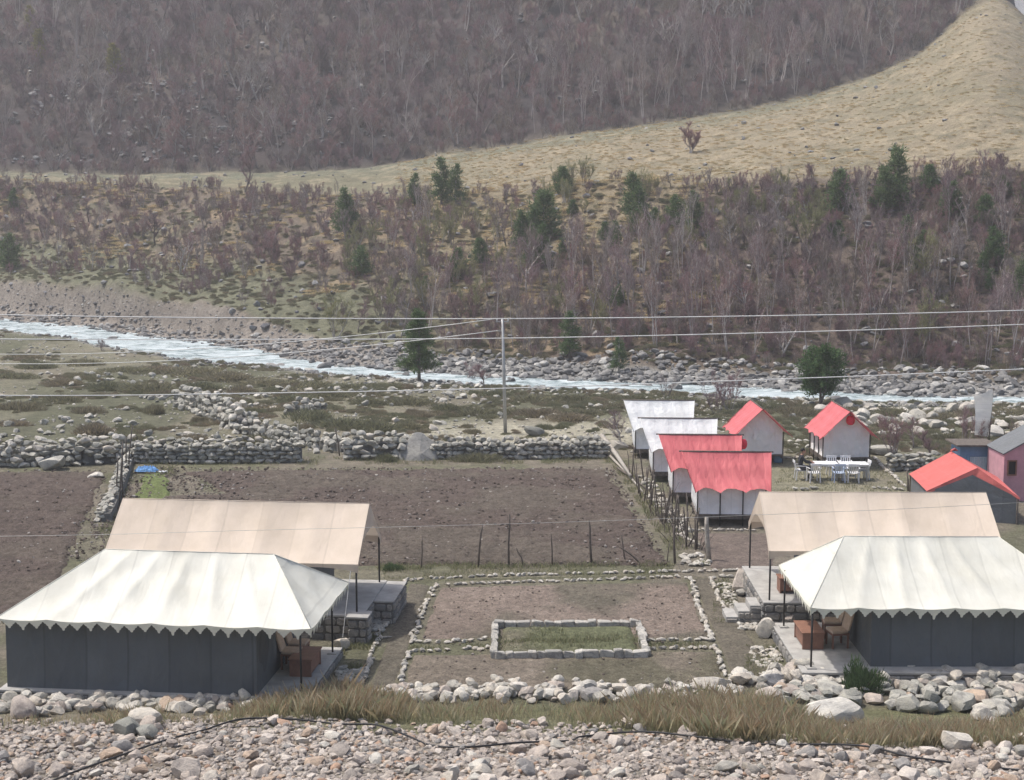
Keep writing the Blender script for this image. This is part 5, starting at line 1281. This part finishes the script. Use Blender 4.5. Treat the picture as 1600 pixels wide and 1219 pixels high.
for x, y, s, lb in ((525, 528, 1.35, 'olive budding willow above the far river bank'), (600, 505, 1.2, 'olive budding willow above the lone pine'), (735, 498, 1.1, 'pale olive willow behind the utility pole'), (870, 505, 1.3, 'light green willow in the birch wood'), (945, 525, 1.1, 'olive willow near the thin pine'),
        (1255, 390, 1.6, 'olive-grey budding tree under the meadow rim'), (1440, 450, 1.6, 'olive budding tree in the birch wood'), (1430, 560, 1.5, 'olive willow at the foot of the birch wood'), (665, 480, 1.1, 'olive willow left of the pole')):
    p = G(x, y)
    if p: plant('olive', 'willow_bush', lb, 'tree', p, s, 'budding willows')
p = G(1076, 240); TR['lone'] = [mesh_pair('lone', *bare_tree(131, 3.2, 2, .95, 5200, .42, .012, .35, .4, 8, .12, .25), 'tree_bark', 'twig')]; plant('lone', 'lone_tree', 'lone dark leaning tree on the tan meadow', 'tree', p, 1.0, i=0)
p = G(382, 300); plant('spread', 'terrace_tree', 'dark bare tree standing on the terrace edge', 'tree', p, 1.5, i=2)
for x, y, s, k, lb in ((970, 700, .55, 'spread', 'thin bare tree beside the field wall and the white row tent'), (757, 612, .55, 'spread', 'bare thorny tree on the near river bank by the pole'), (735, 600, .45, 'spread', 'leaning bare thorn tree by the river'), (1140, 640, 1.0, 'shrub', 'reddish bare bush behind the first gable tent'), (1120, 648, .8, 'shrub', 'reddish bare bush behind the white tents'),
        (1398, 715, .95, 'shrub', 'bare twiggy bush beside the gable tent with the red bundle'), (1427, 700, .45, 'spread', 'small dark bare tree in the stony waste'), (1455, 728, .5, 'spread', 'small bare tree above the low retaining wall'), (1510, 692, .75, 'shrub', 'reddish bare bush beside the white banner'), (1530, 700, .7, 'shrub', 'bare bush at the foot of the white banner'), (1588, 700, .6, 'shrub', 'bare bush behind the pink hut'), (160, 548, .5, 'shrub', 'small bare bush on the near river gravel'), (1040, 622, .6, 'shrub', 'grey bush behind the white row tent')):
    p = G(x, y)
    if p: plant(k, 'bare_bush' if k == 'shrub' else 'bare_tree', lb, 'bush' if k == 'shrub' else 'tree', p, s, 'bare bushes near the camp')

# ------------------------------------------------------------------ bare woods: nearest ones as trees, the rest as one wood
rt = random.Random(21); gor = []; mts = []
def spaced(lst, x, y, m):
    gx, gy = int(x / m), int(y / m)
    for a in (-1, 0, 1):
        for b in (-1, 0, 1):
            for q in lst.get((gx + a, gy + b), ()):
                if (q[0] - x) ** 2 + (q[1] - y) ** 2 < m * m: return False
    lst.setdefault((gx, gy), []).append((x, y)); return True
cells = {}
for _ in range(9000):
    u = rt.uniform(-.42, .42); d0, d1 = curve_at(10, u) + 2, curve_at(12, u) + 2; d = d0 + (d1 - d0) * rt.random(); x = u * d
    right = float(sstep(-.16, .10, u)); f = (d - d0) / (d1 - d0)
    den = .08 + .74 * right
    if u < -.1: den *= .9 if f > .35 else .25
    if -.06 < u < .13 and f > .55: den *= .2
    if f > .93: den *= .5
    if float(fbm(x / 8, d / 6, 91, 2)) < .48: den *= .15
    if f > .45: den *= .6
    if rt.random() > den or not spaced(cells, x, d, 1.55 + .5 * (1 - right)): continue
    gor.append((x, d, terr(x, d), u, f))
cells = {}
for _ in range(14000):
    u = rt.uniform(-.42, .42); d0 = curve_at(13, u); d = d0 + 1 + (345 - d0) * rt.random() ** 1.0; x = u * d
    if u > .325: continue
    scree_ = -.42 < u < -.17 and d < d0 + 26 and float(fbm(x / 9, d / 6, 95, 2)) > .42
    if scree_ and rt.random() < .8: continue
    if float(fbm(x / 11, d / 11, 97, 3)) < .36 and rt.random() < .7: continue
    if not spaced(cells, x, d, 2.5): continue
    mts.append((x, d, terr(x, d), u, d - d0))
gor.sort(key=lambda q: q[1])
inview = [q for q in gor if abs(q[3]) < .375][:285]; ids = set(id(q) for q in inview)
def lbl(k, f, s):
    sz = 'tall' if s > 1.08 else ('small' if s < .85 else 'middling')
    where = 'at the gorge foot just above the river stones' if f < .22 else ('just under the meadow rim' if f > .72 else ('on the lower half of the gorge bank' if f < .47 else 'on the upper half of the gorge bank'))
    return sz + {'birch': ' bare pale-stemmed birch ', 'spread': ' bare spreading grey tree ', 'shrub': ' purplish twiggy bush '}[k] + where
LB = {'birch': 'bare pale-stemmed birch on the gorge bank across the river', 'spread': 'bare spreading grey tree on the gorge bank across the river', 'shrub': 'low purplish twiggy bush on the gorge bank across the river'}
def pick(u, f):
    k = rt.random()
    if u > -.02 and f < .45: return 'birch' if k < .72 else ('spread' if k < .88 else 'shrub')
    if u > -.02 and f < .75: return 'birch' if k < .35 else ('spread' if k < .68 else 'shrub')
    if u > -.02: return 'spread' if k < .35 else 'shrub'
    return 'birch' if k < .22 else ('spread' if k < .5 else 'shrub')
def sct(name, items, kind, label, parent=None):
    Pn, Rn, Sn = [], [], []
    for x, y, z, s in items:
        Pn.append((x, y, z)); Rn.append((rt.gauss(0, .06), rt.gauss(0, .06), rt.uniform(0, 6.28))); Sn.append((s * rt.uniform(.85, 1.15), s * rt.uniform(.85, 1.15), s))
    return scatter(name, [m[2] for m in TR[kind]] if kind in ('birch', 'spread', 'shrub', 'olive') else kind, Pn, Rn, Sn, label, 'trees', parent)
rest = {'birch': [], 'spread': [], 'shrub': []}
for q in gor:
    k = pick(q[3], q[4]); s = {'birch': rt.uniform(.65, 1.1), 'spread': rt.uniform(.7, 1.15), 'shrub': rt.uniform(.7, 1.3)}[k]
    if q[4] > .5: s *= 1 - .55 * (q[4] - .5) / .5
    if id(q) in ids: plant(k, 'bare_bush' if k == 'shrub' else ('birch_tree' if k == 'birch' else 'bare_tree'), lbl(k, q[4], s), 'bush' if k == 'shrub' else 'tree', (q[0], q[1], q[2]), s, {'birch': 'birches on the gorge bank', 'spread': 'spreading trees on the gorge bank', 'shrub': 'twiggy bushes on the gorge bank'}[k])
    else: rest[k].append((q[0], q[1], q[2], s))
for x, y, z, u, dd in mts:
    k = rt.random()
    if .02 < u < .25 and dd < 14: kk = 'birch'
    else: kk = 'birch' if k < .12 else ('spread' if k < .75 else 'shrub')
    rest[kk].append((x, y, z, rt.uniform(1.05, 1.75) * (1.15 if kk != 'birch' else 1.0)))
und = []
for _ in range(4800):
    u = rt.uniform(-.42, .42); d0 = curve_at(13, u); d = d0 - 2 + 100 * rt.random() ** 1.2; x = u * d
    if u > .325: continue
    rest['shrub'].append((x, d, terr(x, d), rt.uniform(.55, 1.2)))
for _ in range(2300):
    u = rt.uniform(-.42, .42); d0, d1 = curve_at(10, u) + 1, curve_at(12, u) + 1; d = d0 + (d1 - d0) * rt.random() ** (.55 if u < -.05 else 1); x = u * d
    if -.06 < u < .13 and (d - d0) / (d1 - d0) > .5 and rt.random() < .8: continue
    rest['shrub'].append((x, d, terr(x, d), rt.uniform(.3, .8)))
olv = []
for _ in range(170):
    u = rt.uniform(-.12, .42); d0, d1 = curve_at(10, u) + 2, curve_at(12, u); d = d0 + (d1 - d0) * (.3 + .68 * rt.random()); x = u * d
    if float(fbm(x / 8, d / 8, 93, 2)) > .47: olv.append((x, d, terr(x, d), rt.uniform(.35, .95)))
sct('budding_undergrowth', olv, 'olive', 'olive-green budding undergrowth on the gorge bank'); sct('birch_wood', rest['birch'], 'birch', 'leafless pale birch wood covering the mountainside'); sct('bare_wood', rest['spread'], 'spread', 'leafless grey-purple wood covering the mountainside'); sct('twiggy_undergrowth', rest['shrub'], 'shrub', 'purplish leafless undergrowth on the slopes')

# ------------------------------------------------------------------ stones of river, slopes, meadow
def zone_pts(n, k0, k1, a=0., b=0., s0=.1, s1=.4, pw=2, ulo=-.42, uhi=.42, dens=None):
    out = []
    while len(out) < n:
        u = rt.uniform(ulo, uhi); d0, d1 = curve_at(k0, u) + a, curve_at(k1, u) + b; d = rt.uniform(d0, max(d1, d0 + .2)); x = u * d
        if dens and rt.random() > dens(x, d, u): continue
        out.append((x, d, terr(x, d), s0 + (s1 - s0) * rt.random() ** pw))
    return out
far_st = zone_pts(2500, 8, 10, .2, 1.5, .16, .8, 2.6, ulo=-.13) + zone_pts(1300, 8, 9, .2, 1.0, .14, .7, 2.6, uhi=-.12); near_st = zone_pts(1500, 5, 6, -2, -.2, .12, .5, 2.4)
riv_in = [(x, d, WATER - .15, s_) for x, d, z, s_ in zone_pts(26, 6, 8, .6, -.6, .5, 1.1, 1)]
sel = sorted([q for q in far_st + near_st + riv_in if abs(q[0] / q[1]) < .365], key=lambda q: -q[3] / q[1])[:290]; sid = set(id(q) for q in sel)
for q in sel: put_stone('river', ground, q, q[3], .62, 'river_stone', r=rt)
scatter_stones('river_cobbles', 'river', [q for q in far_st + near_st + riv_in if id(q) not in sid], 'grey cobbles lining both river banks')
md = zone_pts(2000, 4, 5, -3, 0, .12, .6, 2.4, dens=lambda x, d, u: float(sstep(.40, .58, fbm(x / 6, d / 4, 101, 3))) * (1 if u > .2 or d > 84 or u < -.17 else .12))
md += zone_pts(110, 4, 5, 3, -2, .4, 1.2, 2, ulo=.22, uhi=.40)
sm_ = zone_pts(3200, 4, 5, -3, 0, .07, .24, 1.8, dens=lambda x, d, u: .15 + float(sstep(.42, .58, fbm(x / 4, d / 4, 171, 3))))
scatter_stones('small_meadow_stones', 'pale', sm_, 'small pale stones peppering the river meadow')
scatter_stones('meadow_stones', 'wallstone', md[:1350], 'grey stones strewn over the scrub meadow'); scatter_stones('white_meadow_stones', 'pale', md[1350:], 'pale stones strewn over the scrub meadow')
fs = [(x, d, 0.05, .04 + .11 * rt.random() ** 2.5) for x, d in ((rt.uniform(-17, 5.3), rt.uniform(46, 63.5)) for _ in range(9000)) if not (x > 4.6 + (63.5 - d) * .04)]
fs += [(rt.uniform(-30, -15.5 - (d_ - 45) * .13), d_, .05, .03 + .1 * rt.random() ** 3) for d_ in (rt.uniform(42, 63) for _ in range(4000))]
scatter_stones('field_clods', 'clod', fs, 'small clods and stones on the ploughed fields', .7)
gs = [(rt.uniform(-2.5, 5.5), rt.uniform(34.3, 43.4), .03, .03 + .06 * rt.random() ** 2) for _ in range(700)]
scatter_stones('garden_pebbles', 'clod', gs, 'pebbles and clods on the garden soil', .6)
scr = zone_pts(700, 13, 13, 2, 26, .4, 1.4, 2.2, -.42, -.12, lambda x, d, u: float(sstep(.42, .52, fbm(x / 9, d / 6, 95, 2)))) + zone_pts(1500, 13, 13, 6, 90, .4, 1.2, 2.4, dens=lambda x, d, u: float(sstep(.45, .6, fbm(x / 13, d / 13, 111, 2))) * (0 if u > .32 else 1))
scr += zone_pts(700, 9, 12, 0, 0, .25, 1.0, 2.4) + zone_pts(260, 12, 13, 0, 0, .2, .8, 2)
scatter_stones('scree', 'scree', scr, 'dark scree blocks lying in the mountain wood', .6)
gb = zone_pts(900, 9, 10, -.5, 0, .10, .36, 2.5, -.42, -.08)
scatter_stones('gravel_bank_stones', 'river', gb, 'stones stuck in the eroded gravel bank')

# ------------------------------------------------------------------ grasses and scrub
def blades(pts, hmin, hmax, w, cols, r, lean=.35, tips=None):
    n = len(pts); V = np.empty((n, 4, 3)); Cl = np.empty((n, 4, 3))
    for i, p in enumerate(pts):
        h = r.uniform(hmin, hmax) * (p[3] if len(p) > 3 else 1); az = r.uniform(0, 6.28); l = abs(r.gauss(0, lean)) * h; a2 = r.uniform(0, 6.28)
        dx, dy = math.cos(az) * w, math.sin(az) * w; lx, ly = math.cos(a2) * l, math.sin(a2) * l
        V[i] = ((p[0] - dx, p[1] - dy, p[2] - .03), (p[0] + dx, p[1] + dy, p[2] - .03), (p[0] + lx * .45 + dx * .7, p[1] + ly * .45 + dy * .7, p[2] + h * .6), (p[0] + lx, p[1] + ly, p[2] + h))
        c = np.array(r.choice(cols)) * r.uniform(.75, 1.25); tcol = np.array(r.choice(tips)) * r.uniform(.8, 1.2) if tips else c
        Cl[i] = (c, c, c * .5 + tcol * .5, tcol)
    b = np.arange(n)[:, None] * 4
    Fs = np.concatenate([b + np.array([[0, 1, 2]]), b + np.array([[0, 2, 3]])], 0)
    return V.reshape(-1, 3), Fs, Cl.reshape(-1, 3)
def near_grass():
    r = random.Random(31); pts = []
    xs = [-100, 100, 240, 330, 400, 450, 520, 600, 680, 760, 860, 960, 1040, 1120, 1230, 1290, 1360, 1450, 1520, 1600, 1750]
    ps = [.02, .05, .18, .05, .3, .75, .95, .6, .14, .12, .07, .2, .8, 1, .95, .65, .7, .7, .6, .7, .6]
    tops = [1128, 1126, 1120, 1124, 1110, 1100, 1096, 1100, 1108, 1108, 1114, 1112, 1105, 1108, 1118, 1142, 1148, 1144, 1146, 1138, 1138]
    bots = [1140, 1138, 1132, 1136, 1126, 1126, 1126, 1130, 1132, 1132, 1136, 1138, 1150, 1160, 1165, 1168, 1172, 1172, 1168, 1170, 1172]
    hs = [.5, .5, .7, .5, .8, 1.1, 1.3, 1, .8, .9, .7, .9, 1.25, 1.35, 1.15, .8, .85, .9, .8, .9, .9]
    while len(pts) < 33000:
        px = r.uniform(-100, 1750); 
        if r.random() > np.interp(px, xs, ps) * (.15 + 1.3 * float(vnoise(px / 30, 3.3, 7)) ** 1.5): continue
        py = r.uniform(np.interp(px, xs, tops), np.interp(px, xs, bots)); p = G(px, py, 26, 40)
        if p is None: continue
        pts.append((p.x, p.y, p.z, float(np.interp(px, xs, hs)) * (.75 + .4 * float(vnoise(px / 16, py / 6, 5)))))
    V, Fs, Cl = blades(pts, .16, .58, .0042, [(.32, .33, .20), (.38, .38, .23), (.26, .28, .17)], r, .35, [(.48, .36, .24), (.48, .41, .28), (.38, .39, .23), (.56, .46, .33), (.44, .30, .20), (.40, .27, .17)])
    me = np_mesh('ditch_grass', V, Fs, M['grass'], vcols=Cl); tag(inst(me, 'ditch_grass', (0, 0, 0)), 'tall olive and rust-brown grass growing along the ditch', 'grass', kind='stuff')
near_grass()
def camp_grass():
    r = random.Random(33); pts = []
    def spray(poly, n, k=1.0):
        for _ in range(n):
            u, v = r.random(), r.random(); a = Vector(poly[0]).lerp(Vector(poly[1]), u); b = Vector(poly[3]).lerp(Vector(poly[2]), u); q = a.lerp(b, v); p = P(q.x, q.y)
            if float(fbm(p.x / .8, p.y / .8, 121, 2)) < .42: continue
            pts.append((p.x, p.y, .0, k))
    spray([(590, 892), (1110, 884), (1110, 878), (590, 883)], 3500); spray([(600, 905), (1090, 896), (1090, 886), (600, 893)], 2500, .7)
    spray([(530, 1046), (575, 1046), (600, 990), (540, 1000)], 2200, .8); spray([(225, 745), (275, 745), (275, 730), (225, 730)], 900); spray([(955, 725), (975, 722), (1085, 858), (1045, 862)], 3000, 1.2)
    spray([(1165, 1058), (1225, 1058), (1215, 1010), (1165, 1010)], 1800, .7); spray([(1115, 975), (1165, 975), (1140, 905), (1112, 905)], 1600, .7); spray([(640, 1014), (1117, 1010), (1113, 1004), (645, 1008)], 1500, .7)
    spray([(225, 728), (960, 724), (960, 716), (225, 716)], 5000, 1.1); spray([(1210, 770), (1420, 770), (1380, 725), (1220, 730)], 3000, .6); spray([(775, 1022), (1005, 1020), (995, 984), (777, 986)], 1800, .45)
    spray([(150, 850), (180, 850), (205, 740), (170, 740)], 1800, 1.0)
    pts2 = [(x, y, .15 if 35.6 < y < 38.8 and -.4 < x < 3.5 else 0.0, k) for x, y, z, k in pts]
    V, Fs, Cl = blades(pts2, .05, .16, .010, [(.22, .225, .13), (.28, .265, .16), (.23, .245, .13)], r, .5)
    me = np_mesh('camp_grass', V, Fs, M['grass'], vcols=Cl); tag(inst(me, 'camp_grass', (0, 0, 0)), 'short thin grass growing round the camp paths and fields', 'grass', kind='stuff')
camp_grass()
def scrub_mesh(seed, mat, n=900, h=.5, ln=.3, w=.014):
    r = random.Random(seed); pts = []; lobes = [(r.gauss(0, .22), r.gauss(0, .22), r.uniform(.28, .5), r.uniform(.6, 1)) for _ in range(6)]
    V, Fs, Cl = [], [], []
    for _ in range(n):
        lx, ly, lr, lh = r.choice(lobes); a = r.uniform(0, 6.28); q = math.sqrt(r.random()); x, y = lx + math.cos(a) * q * lr, ly + math.sin(a) * q * lr
        z = h * lh * math.sqrt(max(0, 1 - q * q)) * r.uniform(.35, 1); d = Vector((x * .8 + r.gauss(0, .35), y * .8 + r.gauss(0, .35), .9)).normalized(); s = d.cross(Vector((r.gauss(0, 1), r.gauss(0, 1), .1))).normalized()
        p = Vector((x, y, z - .08)); l_ = ln * r.uniform(.5, 1.2); i = len(V); V += [p - s * w, p + s * w, p + d * l_]; Fs.append((i, i + 1, i + 2)); c = r.uniform(.65, 1.35); Cl += [(c, c, c * r.uniform(.85, 1.1))] * 3
    return np_mesh('foliage', np.array([tuple(v) for v in V]), np.array(Fs), M[mat], vcols=np.array(Cl))
SC = [scrub_mesh(400 + i, 'scrub', 1500, .42, .22, .016) for i in range(4)]; JN = [scrub_mesh(420, 'juniper', 2200, .75, .16, .016)]
stem = MB()
for k in range(7):
    a = k * .9; stem.tube([(0, 0, -.1), (.18 * math.cos(a), .18 * math.sin(a), .15), (.35 * math.cos(a), .35 * math.sin(a), .3)], [.02, .014, .006], 4)
STEM = stem.mesh('stem', M['wood'])
def bush(label, p, sx, sz, mesh=None, group='low scrub mats on the meadow', name='scrub_bush', sy=None):
    t = thing(name, label, 'bush', p, 0, group); t.scale = (sx, sy or sx * rnd.uniform(.6, .9), sz)
    for me, nm in ((mesh or rnd.choice(SC), 'foliage'), (STEM, 'stem')):
        o = bpy.data.objects.new(nm, me); col.objects.link(o); o.parent = t
    return t
bush('round dark green juniper bush growing among the white boulders by the right platform', G(1345, 1082), 1.0, 1.35, JN[0], 'single green bushes', 'juniper_bush', .85)
bush('small bright green plant at the field edge behind the left tan tent', P(612, 890), .62, .35, JN[0], 'single green bushes', 'green_plant', .5)
bush('dense bramble growing over the field wall beside the pyramid boulder', P(745, 720), 1.5, 1.1, None, 'single green bushes', 'bramble_bush', .8)
bush('small shrub in the gap of the tumbled field wall', P(605, 720), .9, .9, None, 'single green bushes', 'small_shrub', .7)
bush('shrub pressed against the shaded face of the straight field wall', P(240, 722), 1.1, 1.1, None, 'single green bushes', 'small_shrub', .6)
for x, y, w in ((150, 678, 2.0), (210, 690, 1.3), (300, 688, 1.2), (140, 645, 1.2), (60, 700, 1.3), (240, 645, .9), (315, 660, .8), (30, 640, 2.2), (100, 628, 2.2), (20, 665, 1.4), (430, 640, 2.4), (480, 655, 2.2), (540, 665, 2.4), (400, 690, 1.2), (590, 672, 2.2), (640, 668, 1.6), (460, 625, 2.0),
        (520, 620, 2.2), (580, 630, 1.8), (640, 632, 2.2), (700, 640, 1.8), (745, 648, 1.8), (800, 648, 2.4), (850, 650, 2.4), (890, 655, 2.2), (920, 650, 1.6), (830, 625, 2.4), (780, 620, 2), (900, 628, 2.2), (960, 635, 1.6), (560, 608, 2.6), (610, 605, 2.2), (480, 605, 3), (420, 600, 3), (360, 592, 3), (300, 585, 3), (250, 580, 3),
        (200, 580, 2.6), (130, 570, 2.4), (60, 575, 2.6), (20, 590, 2.6), (100, 600, 2.8), (170, 608, 2.6), (240, 610, 2.6), (320, 608, 2.2), (380, 615, 2.2), (40, 560, 2), (1000, 625, 1.5), (1060, 630, 2), (1120, 632, 1.6), (1180, 640, 1.6), (1240, 648, 1.8), (1330, 645, 2), (1400, 648, 2.2), (1460, 655, 2), (1520, 650, 2), (1580, 648, 2.2), (1390, 670, 1.2), (1480, 690, 1.2), (1440, 720, .9), (1350, 690, 1)):
    p = G(x, y)
    wz = ('along the near river edge' if y < 606 else 'among the pale boulders behind the huts and gable tents' if x > 960 else 'behind the wide rubble wall of the other field' if x < 290 and y > 634 else 'on the open pasture before the diagonal wall' if x < 400 else 'round the lawn of the utility pole' if x > 600 else 'between the diagonal wall and the pyramid boulder')
    if p: bush(('wide ' if w > 1.9 else 'small ') + 'olive-grey mat of low scrub ' + wz, p, w * rnd.uniform(.85, 1.1), rnd.uniform(.8, 1.5))
tus = zone_pts(2600, 4, 5, -3, 1, .25, .8, 1.2, dens=lambda x, d, u: .15 if (-.06 < u < .2 and d < 80) else float(sstep(.38, .55, fbm(x / 5, d / 5, 131, 3))))
scatter('meadow_tufts', SC, [(x, d, z) for x, d, z, s in tus], [(0, 0, rt.uniform(0, 6)) for _ in tus], [(s, s, s * rt.uniform(.5, 1)) for *_, s in tus], 'small tufts of scrub scattered over the river meadow', 'scrub')
# dry tussocks
M['tussock'] = mat_plant('tussock_grass', [(0, (.52, .42, .26)), (.5, (.58, .47, .30)), (1, (.42, .36, .22))], attr=True, trans=.35)
TS = [scrub_mesh(440 + i, 'tussock', 420, .35, .28, .022) for i in range(3)]
ts = zone_pts(6500, 12, 13, -3, 0, .2, .7, 1.4, ulo=-.08, uhi=.42) + zone_pts(900, 11, 12, 0, 4, .5, 1.5, 1.5, ulo=-.42, uhi=.15, dens=lambda x, d, u: float(sstep(.45, .6, fbm(x / 6, d / 6, 141, 3)))) + zone_pts(900, 11, 12, 6, 2, .4, 1.1, 1.5, ulo=-.07, uhi=.13)
scatter('dry_tussocks', TS, [(x, d, z) for x, d, z, s in ts], [(0, 0, rt.uniform(0, 6)) for _ in ts], [(s, s, s * rt.uniform(.3, .7)) for *_, s in ts], 'dry straw-coloured grass tussocks on meadow and gorge rim', 'grass')
gt = zone_pts(5600, 10, 12, 0, 0, .3, .8, 1.5)
scatter('slope_scrub', SC, [(x, d, z) for x, d, z, s in gt], [(0, 0, rt.uniform(0, 6)) for _ in gt], [(s, s, s * rt.uniform(.6, 1.2)) for *_, s in gt], 'low brown-green scrub covering the gorge bank', 'scrub')

# ------------------------------------------------------------------ air
def haze():
    m = bpy.data.materials.new('haze_air'); m.use_nodes = True; nt = m.node_tree; nt.nodes.remove(nt.nodes['Principled BSDF'])
    pv = nt.nodes.new('ShaderNodeVolumePrincipled'); pv.inputs['Color'].default_value = (.95, .93, .93, 1); pv.inputs['Density'].default_value = HAZE; pv.inputs['Anisotropy'].default_value = 0.0
    nt.links.new(pv.outputs[0], nt.nodes['Material Output'].inputs['Volume'])
    o = MB().box(-290, 300, -40, 490, -4.5, 130).build('haze', m); tag(o, 'thin bright valley haze', kind='stuff')
haze()
